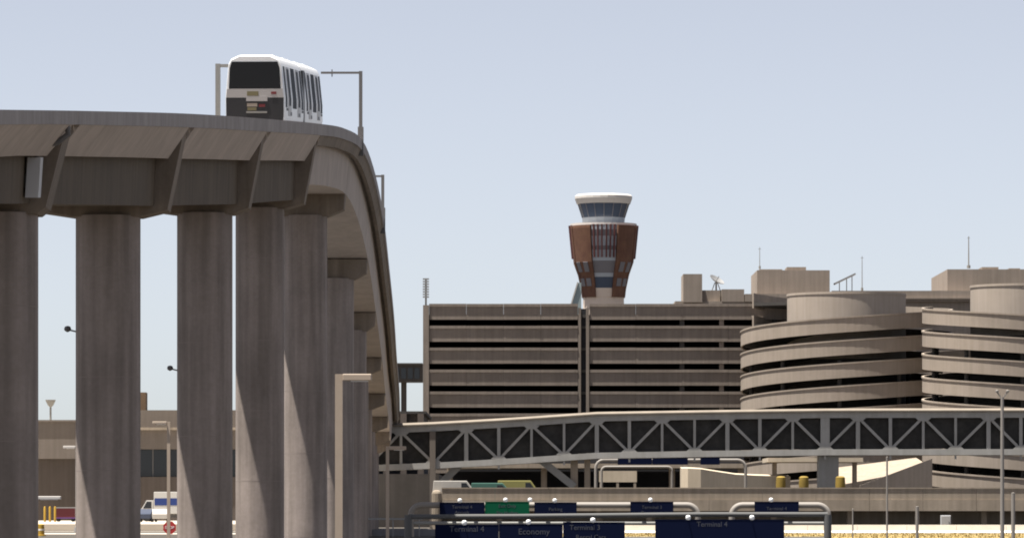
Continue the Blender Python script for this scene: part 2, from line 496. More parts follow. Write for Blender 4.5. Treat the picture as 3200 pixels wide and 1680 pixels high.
# ------------------------------------------------------------------ the train (local coordinates: y runs back along the train)
f0 = Vector((W(797, 0, 230).x, 230, 0)); f1 = Vector((f0.x + 0.82, 255, 0))
za, zb_ = GZ(231) - 0.43, GZ(254) - 0.43
yaw = math.atan2(f1.x - f0.x, 25); pit = math.atan2(zb_ - za, 23)
tr = thing('people_mover_train', (f0.x, 230, za - math.tan(pit) * 1), 'white two car driverless train with black front window on the viaduct', 'train', rot=(pit, 0, -yaw))
SEC = [(-1.36, 0.15), (-1.45, 0.75), (-1.46, 1.6), (-1.30, 3.25), (-1.16, 3.5), (-0.75, 3.68), (0.75, 3.68), (1.16, 3.5), (1.30, 3.25), (1.46, 1.6), (1.45, 0.75), (1.36, 0.15)]
def xs(z): return 1.46 - 0.16 * (z - 1.6) / 1.65 if z > 1.6 else 1.46
def side_patch(name, matn, par, sgn, y0, y1, z0, z1, off=0.012, th=0.03):
    p = []
    zs = [z0] + ([1.6] if z0 < 1.6 < z1 else []) + [z1]
    m = MB(); n = len(zs)
    v = []
    for o_ in (off, off - th):
        for zz in zs:
            for yy in (y0, y1): v.append((sgn * (xs(zz) + o_), yy, zz))
    f = []
    for i in range(n - 1):
        a = 2 * i
        f.append((a, a + 1, a + 3, a + 2)); b = a + 2 * n
        f.append((b, b + 2, b + 3, b + 1)); f.append((a, a + 2, b + 2, b)); f.append((a + 1, b + 1, b + 3, a + 3))
    f.append((0, 2 * n, 2 * n + 1, 1)); e = 2 * n - 2
    f.append((e, e + 1, e + 1 + 2 * n, e + 2 * n))
    return m.add(v, f).build(name, matn, par, local=True)
for c, y0 in enumerate((0.0, 13.4)):
    L = 12.3
    body = MB().sweep([[(x * 0.975, y0 + dy, z if z < 3 else z - 0.06) for x, z in SEC] if dy in (0, L) else [(x, y0 + dy, z) for x, z in SEC] for dy in (0, 0.25, L - 0.25, L)]).build('car_body', 'train_white', tr, local=True, smooth=True)
    BASE[body.name] = Vector((0, 0, 0))
    for e, ye, sg in ((0, y0, -1), (1, y0 + L, 1)):
        def fr(name, matn, poly, th=0.03, off=0.0):
            a, b = sorted((ye + sg * off, ye + sg * (off + th)))
            return MB().prism(poly, a, b).build(name, matn, body, local=True)
        ws = fr('windscreen', 'train_glass', [(-1.27, 2.05), (1.27, 2.05), (1.22, 3.05), (1.12, 3.36), (-1.12, 3.36), (-1.22, 3.05)])
        fr('front_band', 'train_silver', [(-1.40, 1.62), (1.40, 1.62), (1.36, 2.04), (-1.36, 2.04)])
        fr('front_lower', 'train_black', [(-1.34, 0.2), (1.34, 0.2), (1.41, 0.75), (1.41, 1.61), (-1.41, 1.61), (-1.41, 0.75)])
        fr('coupler_cover', 'train_silver', [(-0.42, 1.44), (0.62, 1.44), (0.62, 1.66), (-0.42, 1.66)], 0.03, 0.032)
        fr('number_plate', 'plate_yellow', [(-0.38, 1.70), (0.18, 1.70), (0.18, 1.92), (-0.38, 1.92)], 0.02, 0.032)
        fr('coupler_plate', 'plate_pale', [(-0.38, 1.18), (0.12, 1.18), (0.12, 1.34), (-0.38, 1.34)], 0.02, 0.032)
        fr('coupler_frame', 'steel_grey', [(-0.42, 0.86), (0.60, 0.86), (0.60, 0.95), (-0.42, 0.95)], 0.05, 0.032)
        fr('coupler_box', 'plate_yellow', [(-0.36, 0.99), (0.08, 0.99), (0.08, 1.14), (-0.36, 1.14)], 0.04, 0.032)
        fr('tail_light', 'lamp_red', [(0.80, 1.78), (1.06, 1.78), (1.06, 1.90), (0.80, 1.90)], 0.02, 0.032)
        fr('tail_light', 'lamp_red', [(0.20, 1.16), (0.50, 1.16), (0.50, 1.30), (0.20, 1.30)], 0.02, 0.032)
    for sgn in (-1, 1):
        for a, b in ((0.7, 1.6), (5.1, 6.2), (6.3, 7.4), (10.7, 11.7)):
            side_patch('window', 'train_window', body, sgn, y0 + a, y0 + b, 1.15, 3.15)
        for a in (2.3, 8.2):
            for q in (0, 1):
                d0 = side_patch('door_leaf', 'train_silver', body, sgn, y0 + a + q * 0.95, y0 + a + q * 0.95 + 0.92, 0.75, 3.15, 0.014)
            side_patch('door_pane', 'train_window', body, sgn, y0 + a + 0.35, y0 + a + 1.5, 1.25, 3.05, 0.022)
        for a in (1.2, 3.4, 8.6, 10.8):
            side_patch('vent', 'train_black', body, sgn, y0 + a, y0 + a + 0.9, 0.78 if a in (3.4, 8.6) else 1.0, 0.95 if a in (3.4, 8.6) else 1.12, 0.016)
    MB().box(-0.8, 0.8, y0 + 1.5, y0 + 5.0, 3.66, 3.72).build('roof_unit', 'train_white', body, local=True, bevel=0.06)
    MB().box(-0.8, 0.8, y0 + 7.2, y0 + 10.8, 3.66, 3.72).build('roof_unit', 'train_white', body, local=True, bevel=0.06)
    for yb in (2.2, 10.0):
        for sx in (-0.95, 0.95):
            MB().tube([(sx - 0.15, y0 + yb, 0.42 - 0.42 + 0.4), (sx + 0.15, y0 + yb, 0.4)], 0.40, 18).build('tyre', 'rubber', body, local=True, smooth=True)
MB().box(-1.41, 1.41, 12.3, 13.4, 0.5, 3.2).build('gangway', 'train_black', tr, local=True)

# ------------------------------------------------------------------ parking garage with flat facade
GY = 700.0
gx0, gx1 = W(1322, 0, GY).x, 46.0
pitch = 3.26
ztop = W(0, 955, GY).z
ga = thing('parking_garage', (gx0, GY, 4.4), 'long flat concrete parking garage with dark open strips between level bands', 'parking garage')
gapc = [W(0, 1007, GY).z - pitch * i for i in range(10)]
jx0, jx1 = W(1806, 0, GY).x, W(1842, 0, GY).x
secs = [(gx0 + 0.9, jx0, 4), (jx1, gx1, 5)]
band_h = pitch - 0.90
for (a, b, nb) in secs:
    bw = (b - a) / nb
    mtop = None
    pan = MB().box(0.012, bw - 0.012, 0, 0.25, 0, band_h - 0.42)
    pan = pan.mesh('spandrel_panel'); pan.materials.append(MAT['garage_concrete'])
    lip = MB().box(0.012, bw - 0.012, -0.16, 0.25, band_h - 0.415, band_h).mesh('spandrel_ledge'); lip.materials.append(MAT['garage_concrete'])
    for i in range(10):
        zb = gapc[i] + 0.43          # bottom of the band above gap i
        for k in range(nb):
            p = (a + k * bw, GY + random.uniform(-0.015, 0.015), zb - random.uniform(0, 0.03))
            o = piece('spandrel_panel', pan, ga, p)
            piece('spandrel_ledge', lip, ga, p)
# floors, interior back wall, columns
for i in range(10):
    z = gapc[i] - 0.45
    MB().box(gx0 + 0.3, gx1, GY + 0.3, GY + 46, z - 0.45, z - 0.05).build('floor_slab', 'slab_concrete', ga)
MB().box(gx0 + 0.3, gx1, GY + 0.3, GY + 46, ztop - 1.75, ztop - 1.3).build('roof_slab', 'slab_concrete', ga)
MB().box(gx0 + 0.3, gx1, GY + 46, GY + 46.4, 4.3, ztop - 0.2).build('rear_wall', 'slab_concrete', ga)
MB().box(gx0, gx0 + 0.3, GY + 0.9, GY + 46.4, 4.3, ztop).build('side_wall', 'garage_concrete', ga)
MB().box(gx0, gx0 + 0.88, GY - 0.22, GY + 0.88, 4.3, ztop + 0.1).build('corner_pier', 'garage_concrete', ga)
def gpil(xa, xb, y0=-0.2, y1=0.5):
    return MB().box(xa, xb, GY + y0, GY + y1, 4.3, ztop - 0.3).build('pilaster', 'garage_concrete', ga)
gpil(jx0 + 0.05, jx0 + 0.45, -0.05, 0.6); gpil(jx1 - 0.5, jx1 - 0.05, -0.25, 0.6)
MB().box(jx0 + 0.45, jx1 - 0.5, GY + 0.6, GY + 0.9, 4.3, ztop - 0.4).build('joint_recess', 'interior_shade', ga)
for (a, b, nb) in secs:
    bw = (b - a) / nb
    for k in range(0, nb + 1):
        if (a, k) == (secs[0][0], 0) or k == nb and b == jx0: continue
        x = a + k * bw
        for q in range(3):
            if q == 0 and k % 2 == 0 and b == gx1 and k > 0 or q > 0:
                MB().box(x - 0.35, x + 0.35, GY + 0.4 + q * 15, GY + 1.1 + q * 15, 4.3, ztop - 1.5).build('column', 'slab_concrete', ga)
gpil(W(2248, 0, GY).x, W(2262, 0, GY).x, 0.27, 0.8)

# cars on the garage roof: pale roofs at the parapet line
def car(loc, L, hd, paint, label, group=None, name='parked_car', cat='car', h=1.45, van=False):
    """loc: centre on the ground; hd: heading in degrees"""
    r = thing(name, loc, label, cat, group, rot=(0, 0, R(hd)))
    w = 0.9
    if van:
        side = [(-L/2, 0.35), (L/2, 0.35), (L/2, 0.95), (L/2 - 0.75, 1.15), (L/2 - 1.45, h), (-L/2 + 0.1, h), (-L/2, 0.9)]
        glass = [(L/2 - 1.95, 1.25), (L/2 - 1.0, 1.25), (L/2 - 1.5, h - 0.2), (L/2 - 1.95, h - 0.2)]
    else:
        side = [(-L/2, 0.35), (L/2, 0.35), (L/2, 0.72), (L/2 - 0.3, 0.85), (L/2 - 1.2, 0.95), (L/2 - 1.95, h), (-L/2 + 1.0, h), (-L/2 + 0.25, 0.98), (-L/2, 0.9)]
        glass = [(L/2 - 1.35, 0.98), (L/2 - 2.0, h - 0.06), (-L/2 + 1.05, h - 0.06), (-L/2 + 0.5, 0.98)]
    def pr(poly, hw, name_, mt):
        n = len(poly)
        v = [(x, -hw, z) for x, z in poly] + [(x, hw, z) for x, z in poly]
        f = [tuple(range(n)), tuple(reversed(range(n, 2 * n)))] + [(i, i + n, (i + 1) % n + n, (i + 1) % n) for i in range(n)]
        return MB().add(v, f).build(name_, mt, r, local=True, bevel=0.05 if mt != 'dark_glass' else 0)
    pr(side, w, 'body', paint); pr(glass, w + 0.012, 'side_window', 'dark_glass')
    sh = MB().add([(L/2 - 1.2 if not van else L/2 - 0.78, -0.75, 1.0 if not van else 1.18), (L/2 - 1.2 if not van else L/2 - 0.78, 0.75, 1.0 if not van else 1.18),
                   (L/2 - 1.85 if not van else L/2 - 1.38, 0.68, h - 0.05), (L/2 - 1.85 if not van else L/2 - 1.38, -0.68, h - 0.05)], [(0, 1, 2, 3)])
    sh.v = [(x + 0.03, y, z + 0.03) for x, y, z in sh.v]
    sh.build('windscreen', 'dark_glass', r, local=True)
    for sx in (-1, 1):
        for sy in (-1, 1):
            MB().tube([(sx * (L/2 - 0.85), sy * 0.75, 0.33), (sx * (L/2 - 0.85), sy * 0.93, 0.33)], 0.33, 16).build('wheel', 'rubber', r, local=True, smooth=True)
    for sy in (-1, 1):
        MB().box(L/2 - 0.02, L/2 + 0.02, sy * 0.62 - 0.18, sy * 0.62 + 0.18, 0.58, 0.70).build('headlight', 'lamp_white', r, local=True)
    return r

# ------------------------------------------------------------------ helical ramps
def helix_ramp(cx, cy, Rad, rin, z_left, direction, top_drop, drum_top, label, matn):
    """z_left: centre of the top dark strip at the left limb; direction +1 climbs from left through the front to the right"""
    h = thing('helical_ramp', (cx, cy, 4.4), label, 'ramp tower')
    turn = 2 * pitch
    def zc(ang): return direction * turn * (ang - 180.0) / 360.0
    for lev in range(-1, 9):
        base = z_left + 0.43 - pitch * lev
        if base < 5.5: break
        # each level: the half turn that shows plus the half behind it
        for a0, a1 in ((150.0, 330.0), (330.0, 510.0)):
            rings, slab = [], []
            nseg = 36
            off = 0.0
            if a0 >= 330: off = 0.0
            for i in range(nseg + 1):
                ang = a0 + (a1 - a0) * i / nseg
                aa = ang if ang <= 360 + 149.9 else ang
                z = base + zc(ang)
                if lev == -1: pass
                ct, st = math.cos(R(ang)), math.sin(R(ang))
                zt = z + pitch - 1.08
                if lev == 0: zt = z + top_drop
                rings.append([(cx + Rad * ct, cy + Rad * st, z), (cx + Rad * ct, cy + Rad * st, zt - 0.26), (cx + (Rad + 0.1) * ct, cy + (Rad + 0.1) * st, zt - 0.22),
                              (cx + (Rad + 0.1) * ct, cy + (Rad + 0.1) * st, zt), (cx + (Rad - 0.25) * ct, cy + (Rad - 0.25) * st, zt), (cx + (Rad - 0.25) * ct, cy + (Rad - 0.25) * st, z)])
                slab.append([(cx + (Rad - 0.26) * ct, cy + (Rad - 0.26) * st, z + 0.35), (cx + (Rad - 0.26) * ct, cy + (Rad - 0.26) * st, z + 0.85),
                             (cx + (rin - 0.1) * ct, cy + (rin - 0.1) * st, z + 0.85), (cx + (rin - 0.1) * ct, cy + (rin - 0.1) * st, z + 0.35)])
            if lev == -1: continue
            pb = MB().sweep(rings).build('parapet_band', matn, h, smooth=True)
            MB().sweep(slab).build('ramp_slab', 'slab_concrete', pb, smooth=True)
    MB().lathe([(rin - 0.02, 4.3), (rin - 0.02, z_left - 1.6)], (cx, cy), 64).build('core_wall', 'slab_concrete', h, smooth=True)  # lower core kept dark: painted shade behind the bands
    MB().lathe([(rin, z_left - 1.59), (rin, drum_top - 0.35), (rin + 0.08, drum_top - 0.33), (rin + 0.08, drum_top), (rin - 0.3, drum_top), (rin - 0.3, drum_top - 1.0)], (cx, cy), 64, caps=True).build('core_drum', 'drum_concrete', h, smooth=True)
    MB().lathe([(rin - 0.31, drum_top - 1.0), (rin - 0.31, drum_top - 0.6)], (cx, cy), 48).build('drum_roof', 'roof_grey', h)
    for k in range(10):
        a = R(36 * k + 10)
        x, y = cx + (Rad - 1.2) * math.cos(a), cy + (Rad - 1.2) * math.sin(a)
        MB().tube([(x, y, 4.3), (x, y, z_left - 2)], 0.3, 10).build('column', 'slab_concrete', h, smooth=True)
    return h
H1D, H2D = 690.0, 670.0
helix_ramp(W(2645, 0, H1D).x, H1D, 330 * H1D / F, 185 * H1D / F, W(0, 1092, H1D).z, 1, 2.25, W(0, 911, H1D - 8).z, 'round concrete car ramp with bands climbing to the right, beside the flat garage', 'ramp_concrete')
helix_ramp(W(3205, 0, H2D).x, H2D, 322 * H2D / F, 172 * H2D / F, W(0, 1019, H2D).z, -1, 2.15, W(0, 884, H2D - 8).z, 'round concrete car ramp with bands descending to the right and a taller drum', 'ramp_concrete')

# ------------------------------------------------------------------ terminal blocks behind the garage
TD = 780.0
te = thing('terminal_building', (W(2700, 0, TD).x, TD, 4.4), 'concrete terminal with penthouse blocks rising behind the garage and ramps', 'terminal building')
def tblock(p0, p1, y0, y1, dy=0.0, depth=14, name='penthouse_block', m_='terminal_concrete', par=None):
    a, b = W(p0, y1, TD), W(p1, y0, TD)
    o = MB().box(a.x, b.x, TD + dy, TD + dy + depth, a.z, b.z)
    return o.build(name, m_, par or te)
body = MB().box(W(2110, 0, TD).x, W(3420, 0, TD).x, TD + 0.5, TD + 60, 4.3, W(0, 940, TD).z).build('main_block', 'terminal_concrete', te)
tblock(2135, 2194, 856, 944, -0.4, 10)
tblock(2196, 2252, 905, 942, 1.5, 10)
tblock(2256, 2326, 903, 942, 0.3, 10)
tblock(2328, 2470, 918, 942, -0.2, 40, 'roof_parapet')
c1 = tblock(2370, 2598, 840, 942, 4, 20)
tblock(2466, 2526, 828, 840.5, 6, 6, 'roof_vent', par=c1)
tblock(2378, 2450, 836, 840.5, 5, 8, 'roof_vent', par=c1)
tblock(2600, 3040, 908, 942, -0.3, 40, 'roof_parapet')
tblock(2826, 3040, 930, 934, -0.8, 1.0, 'ledge')
c2 = tblock(2966, 3400, 838, 942, 3, 30)
tblock(3080, 3132, 828, 838.5, 6, 6, 'roof_vent', par=c2)
tblock(3165, 3200, 832, 838.5, 6, 6, 'roof_vent', par=c2)

def mast(px, y0, y1, dist, label, w=0.10):
    a, b = W(px, y1, dist), W(px, y0, dist)
    r = thing('roof_mast', a, label, 'mast', 'thin masts on the terminal roofs')
    MB().tube([a, (a + b) / 2, b], w, 8, w * 0.6).build('pole', 'steel_grey', r)
    MB().tube([a, a + Vector((0, 0, 0.5))], w * 2.5, 8).build('foot', 'steel_grey', r)
    MB().bar(b + Vector((-0.25, 0, -0.3)), b + Vector((0.25, 0, -0.3)), 0.06).build('cross_arm', 'steel_grey', r)
mast(3027, 738, 838, TD + 10, 'thin tall roof mast above the penthouse behind the taller drum', 0.12)
mast(2694, 800, 908, TD + 12, 'thin roof mast behind the drum of the ramp climbing right', 0.08)
mast(2374, 772, 840, TD + 8, 'thin short mast at the corner of the middle penthouse block', 0.07)

def dish(px, py, base_y, dist, rad, tilt, label):
    c = W(px, py, dist); zb = W(0, base_y, dist).z
    r = thing('satellite_dish', (c.x, c.y, zb), label, 'satellite dish', 'dishes on the terminal roof')
    MB().tube([(c.x, c.y, zb - 0.02), (c.x, c.y, c.z)], 0.14, 10).build('post', 'steel_grey', r)
    for s_ in (-1, 1):
        MB().bar((c.x + s_ * 0.9, c.y, zb - 0.02), (c.x + s_ * 0.2, c.y, c.z - 0.2), 0.14).build('leg', 'steel_grey', r)
    m = MB()
    nr, ns = 5, 20
    ax = Vector((math.sin(R(tilt)), -0.35, math.cos(R(tilt)))).normalized()
    u = ax.cross(Vector((0, 1, 0))).normalized(); v = ax.cross(u)
    rings = []
    for sgn in (0, 1):
        for i in range(nr + 1):
            q = rad * i / nr
            hgt = 0.28 * rad * (i / nr) ** 2 - 0.08 * sgn
            rings.append([c + ax * hgt + (u * math.cos(2 * math.pi * k / ns) + v * math.sin(2 * math.pi * k / ns)) * max(q, 0.01) for k in range(ns)])
    k_ = len(rings)
    order = rings[:nr + 1] + list(reversed(rings[nr + 1:]))
    m.sweep(order, close=False).build('reflector', 'galvanised', r, smooth=True)
    MB().bar(c, c + ax * rad * 0.75, 0.10).build('feed_horn', 'steel_grey', r)
    return r
dish(2238, 878, 918, TD + 4, 1.35, 30, 'tilted grey satellite dish beside the narrow penthouse block')
# tilted frame on legs (solar collector)
c = W(2640, 872, TD + 6); zb = W(0, 908, TD).z
r = thing('tilted_roof_panel', (c.x, c.y, zb), 'grey tilted panel frame on thin legs behind the drum roofline', 'roof panel')
MB().bar((c.x - 1.75, c.y, c.z - 0.8), (c.x + 1.7, c.y, c.z + 0.85), 0.28, 3.0).build('panel', 'galvanised', r)
for dx, zz in ((-0.9, -0.45), (0.3, 0.1), (1.2, 0.55)):
    MB().bar((c.x + dx, c.y, zb - 0.03), (c.x + dx, c.y, c.z + zz - 0.1), 0.14).build('leg', 'steel_grey', r)

# antenna rack on the garage corner
c = W(1331, 955, GY + 1.5)
r = thing('antenna_rack', (c.x, c.y, ztop - 1.3), 'grey antenna rack of stacked bars on the garage roof corner', 'antenna')
MB().box(c.x - 0.14, c.x + 0.14, c.y - 0.14, c.y + 0.14, ztop - 1.3, c.z + 4.1).build('post', 'steel_grey', r)
for k in range(8):
    MB().box(c.x - 0.46, c.x + 0.46, c.y - 0.26, c.y - 0.145, c.z + 1.2 + k * 0.38, c.z + 1.43 + k * 0.38).build('bar', 'galvanised', r)
# green glass canopy behind the garage roof
a, b = W(1766, 945, 742), W(1806, 885, 742)
r = thing('glass_canopy', (a.x, a.y, ztop - 1.3), 'sloping pale green glass canopy at the foot of the control tower', 'canopy')
MB().prism([(a.x, ztop - 1.3), (b.x + 0.5, ztop - 1.3), (b.x + 0.5, b.z), (b.x, b.z)], 740, 743).build('glazing', 'green_glass', r)
MB().bar((a.x - 0.05, 739.9, ztop - 1.2), (b.x - 0.05, 739.9, b.z + 0.1), 0.2).build('frame', 'steel_pale', r)

# ------------------------------------------------------------------ control tower
CD = 1280.0
tc = W(1886, 0, CD)
def tz(py): return W(0, py, CD).z
sc_ = CD / F
tw = thing('control_tower', (tc.x, CD, 4.4), 'rust brown airport control tower with white capped glass cab', 'control tower')
C = (tc.x, CD)
A8 = 22.5
def octo(prof, n=8, a0=A8): return MB().lathe(prof, C, n, a0, a0 + 360)
octo([(5.6, 4.3), (5.6, tz(925))], 24).build('shaft', 'tower_cream', tw)
prof = [(71 * sc_, tz(930)), (74 * sc_, tz(905)), (84 * sc_, tz(862)), (86 * sc_, tz(856)), (99 * sc_, tz(822)), (111 * sc_, tz(716)), (111 * sc_, tz(708))]
rin_ = 0.93
def rad_at(z):
    for (r0, z0), (r1, z1) in zip(prof, prof[1:]):
        if z0 <= z <= z1: return r0 + (r1 - r0) * (z - z0) / (z1 - z0)
    return prof[-1][0] if z > prof[-1][1] else prof[0][0]
def bandm(y0, y1, matn, name, k=rin_):
    z0, z1 = tz(y1), tz(y0)
    MB().lathe([(rad_at(z0) * k, z0), (rad_at(z1) * k, z1)], C, 32).build(name, matn, tw, smooth=True)
bandm(902, 930, 'tower_cream', 'cream_band'); bandm(868, 902, 'tower_glass', 'glass_band'); bandm(856, 868, 'tower_panel', 'white_band')
bandm(818, 856, 'tower_slate', 'slate_band'); bandm(808, 818, 'tower_panel', 'white_band')
bandm(785, 808, 'tower_panel', 'panel_band'); bandm(772, 785, 'tower_slate', 'glass_band'); bandm(742, 772, 'tower_panel', 'panel_band'); bandm(722, 742, 'tower_slate', 'glass_band'); bandm(708, 722, 'tower_panel', 'panel_band')
for q in range(4):
    ctr = 270 + 90 * q
    a0, a1 = ctr + 27, ctr + 63
    m = MB()
    rings = []
    for r0, z0 in prof:
        rings.append((r0, z0))
    outer = MB()
    sect = []
    for r0, z0 in prof:
        ring = []
        for i in range(9):
            t_ = R(a0 + (a1 - a0) * i / 8); ring.append((C[0] + r0 * math.cos(t_), C[1] + r0 * math.sin(t_), z0))
        for i in range(8, -1, -1):
            t_ = R(a0 + (a1 - a0) * i / 8); ring.append((C[0] + r0 * 0.9 * math.cos(t_), C[1] + r0 * 0.9 * math.sin(t_), z0))
        sect.append(ring)
    m.sweep(sect).build('rust_shell', 'tower_rust', tw)
    # ribs either side of the glazed bay, top to bottom
    for da in (-25.5, 25.5):
        t_ = R(ctr + da); m = MB()
        sect = []
        for r0, z0 in prof:
            rr = r0 * 1.015; cth, sth = math.cos(t_), math.sin(t_); px_, py_ = -sth * 0.42, cth * 0.42
            sect.append([(C[0] + rr * cth - px_, C[1] + rr * sth - py_, z0), (C[0] + rr * cth + px_, C[1] + rr * sth + py_, z0), (C[0] + rr * .9 * cth + px_, C[1] + rr * .9 * sth + py_, z0), (C[0] + rr * .9 * cth - px_, C[1] + rr * .9 * sth - py_, z0)])
        m.sweep(sect).build('rib', 'tower_rust' if abs(da) > 20 else 'tower_fin', tw)
    for da in (-18, -11, -4, 4, 11, 18):
        t_ = R(ctr + da)
        z0, z1 = tz(808), tz(706)
        p0 = Vector((C[0] + rad_at(z0) * .96 * math.cos(t_), C[1] + rad_at(z0) * .96 * math.sin(t_), z0)); p1 = Vector((C[0] + rad_at(z1) * .96 * math.cos(t_), C[1] + rad_at(z1) * .96 * math.sin(t_), z1))
        MB().bar(p0, p1, 0.36, 0.6, up=(math.cos(t_), math.sin(t_), 0)).build('fin', 'tower_fin', tw)
    # slate openings low in the shells
    for da in (36, 54):
        t_ = R(ctr + da)
        for y0, y1 in ((822, 852), (872, 896)):
            zc_ = (tz(y0) + tz(y1)) / 2; rr = rad_at(zc_) * 1.01
            z0, z1 = tz(y1), tz(y0)
            p0 = Vector((C[0] + rad_at(z0) * 1.0 * math.cos(t_), C[1] + rad_at(z0) * math.sin(t_), z0)); p1 = Vector((C[0] + rad_at(z1) * math.cos(t_), C[1] + rad_at(z1) * math.sin(t_), z1))
            MB().bar(p0, p1, 1.5, 0.25, up=(math.cos(t_), math.sin(t_), 0)).build('slot_window', 'tower_slate', tw)
octo([(98 * sc_, tz(709)), (104 * sc_, tz(707)), (104 * sc_, tz(700)), (70 * sc_, tz(699))], 32).build('catwalk', 'tower_white', tw)
octo([(65 * sc_, tz(702)), (67 * sc_, tz(681))], 16).build('cab_base', 'tower_panel', tw)
octo([(66 * sc_, tz(681)), (80 * sc_, tz(637))], 16).build('cab_glass', 'tower_glass', tw)
for k in range(16):
    t_ = R(A8 + 22.5 * k)
    z0, z1 = tz(681), tz(637)
    MB().bar((C[0] + 66.5 * sc_ * math.cos(t_), C[1] + 66.5 * sc_ * math.sin(t_), z0), (C[0] + 80.5 * sc_ * math.cos(t_), C[1] + 80.5 * sc_ * math.sin(t_), z1), 0.18).build('mullion', 'tower_slate', tw)
octo([(84 * sc_, tz(638)), (90 * sc_, tz(622)), (90 * sc_, tz(614)), (84 * sc_, tz(609)), (20 * sc_, tz(606))], 24).build('cab_roof', 'tower_white', tw)

# ------------------------------------------------------------------ pedestrian truss bridge
BD = 490.0
bs = BD / F
TB = [(1000, 14.3), (1120, 14.47), (1340, 14.73), (1600, 15.2), (1863, 15.8), (2200, 15.98), (2600, 16.16), (3600, 16.2)]
def ztb(px):
    for (a, za_), (b, zb2) in zip(TB, TB[1:]):
        if a <= px <= b: return za_ + (zb2 - za_) * (px - a) / (b - a)
HT = 3.88
def bx(px): return (px - 1600) * bs
br = thing('truss_footbridge', (bx(1355), BD, 4.3), 'long grey steel truss footbridge rising slightly then running level', 'footbridge')
tops = [1049 + 204 * k for k in range(0, 12)]
bots = [1151 + 203.9 * k for k in range(0, 12)]
allp = sorted([(p, 't') for p in tops] + [(p, 'b') for p in bots])
DEPTH = 4.2
for yy, front in ((0.0, True), (DEPTH, False)):
    for (p, _), (q, _) in zip(allp, allp[1:]):
        if q > 3420: break
        a, b = Vector((bx(p), BD + yy, ztb(p))), Vector((bx(q), BD + yy, ztb(q)))
        MB().bar(a, b, 0.62, 0.45).build('top_chord', 'truss_steel', br)
        dn = Vector((0, 0, HT))
        MB().bar(a - dn, b - dn, 0.62, 0.45).build('bottom_chord', 'truss_steel', br)
        if _ == 't': pass
    for (p, kp), (q, kq) in zip(allp, allp[1:]):
        if q > 3420: break
        a = Vector((bx(p), BD + yy, ztb(p) - (0.25 if kp == 't' else HT - 0.25)))
        b = Vector((bx(q), BD + yy, ztb(q) - (0.25 if kq == 't' else HT - 0.25)))
        MB().bar(a, b, 0.27, 0.26).build('diagonal', 'truss_steel', br)
    for p, k in allp:
        if p > 3420: break
        thick = abs(p - 2580) < 20
        w = 0.95 if thick else (0.42 if round((p - 1049) / 102) % 4 == 0 else 0.26)
        if k == 'b' and round((p - 1151) / 204) % 2 == 0 and not thick: w = 0.34
        MB().box(bx(p) - w / 2, bx(p) + w / 2, BD + yy - 0.16, BD + yy + 0.16, ztb(p) - HT + 0.3, ztb(p) - 0.3).build('vertical', 'truss_steel', br)
        if front:
            x, zt = bx(p), ztb(p)
            if k == 't': poly = [(x - 0.85, zt - 0.30), (x - 0.45, zt - 0.66), (x + 0.45, zt - 0.66), (x + 0.85, zt - 0.30)]
            else: poly = [(x - 0.85, zt - HT + 0.30), (x + 0.85, zt - HT + 0.30), (x + 0.45, zt - HT + 0.66), (x - 0.45, zt - HT + 0.66)]
            MB().prism(poly, BD - 0.21, BD - 0.17).build('gusset_plate', 'truss_steel', br)
            if k == 'b':
                MB().box(x - 0.1, x + 0.1, BD - 0.1, BD + 0.1, zt - HT - 0.75, zt - HT - 0.32).build('hanger', 'truss_steel', br)
for (p, _), (q, _2) in zip(allp, allp[1:]):
    if q > 3420: break
    a, b = ztb(p), ztb(q)
    x0, x1 = bx(p), bx(q)
    MB().prism([(x0 + 0.02, a - HT + 0.35), (x1 - 0.02, b - HT + 0.35), (x1 - 0.02, b - 0.32), (x0 + 0.02, a - 0.32)], BD + 0.55, BD + 0.60).build('screen_panel', 'mesh_dark', br)
    eave = [(-0.62, 0.33), (DEPTH + 0.62, 0.33), (DEPTH + 0.62, 0.46), (DEPTH + 0.3, 0.66), (-0.3, 0.66), (-0.62, 0.46)]
    MB().sweep([[(x, BD + q, z_ + w_) for q, w_ in eave] for x, z_ in ((x0, a), (x1, b))]).build('roof_slab', 'roof_pale', br)
    MB().prism([(x0, a - HT - 0.1), (x1, b - HT - 0.1), (x1, b - HT + 0.25), (x0, a - HT + 0.25)], BD + 0.25, BD + DEPTH - 0.25).build('floor_slab', 'truss_steel', br)
# bridge supports
def bcol(px, w, z1, y=BD + 1.5, m_='steel_grey', d_=1.0):
    return MB().box(bx(px) - w / 2, bx(px) + w / 2, y - d_ / 2, y + d_ / 2, gz(BD) - 0.2, z1).build('column', m_, br)
bcol(1352, 0.55, ztb(1352) - HT - 0.1); bcol(1795, 0.75, ztb(1795) - HT - 0.1, m_='tan_concrete'); bcol(1836, 0.6, ztb(1836) - HT - 0.1, m_='tan_concrete')
MB().box(bx(1352) - 0.3, bx(1352) + 0.3, BD - 0.45, BD - 0.18, gz(BD) - 0.2, ztb(1352) - 0.3).build('front_post', 'concourse_concrete', br)
def strut(p0, y0, p1, y1):
    a, b = W(p0, y0, BD + 1.0), W(p1, y1, BD + 1.0)
    MB().bar(a, b, 0.75, 0.8).build('strut', 'steel_grey', br)
strut(1352, 1535, 1440, 1448); strut(1795, 1520, 1690, 1436)
MB().box(bx(2560), bx(2622), BD + 0.4, BD + 3.5, gz(BD) - 0.2, ztb(2590) - HT - 0.35).build('pier', 'steel_grey', br)

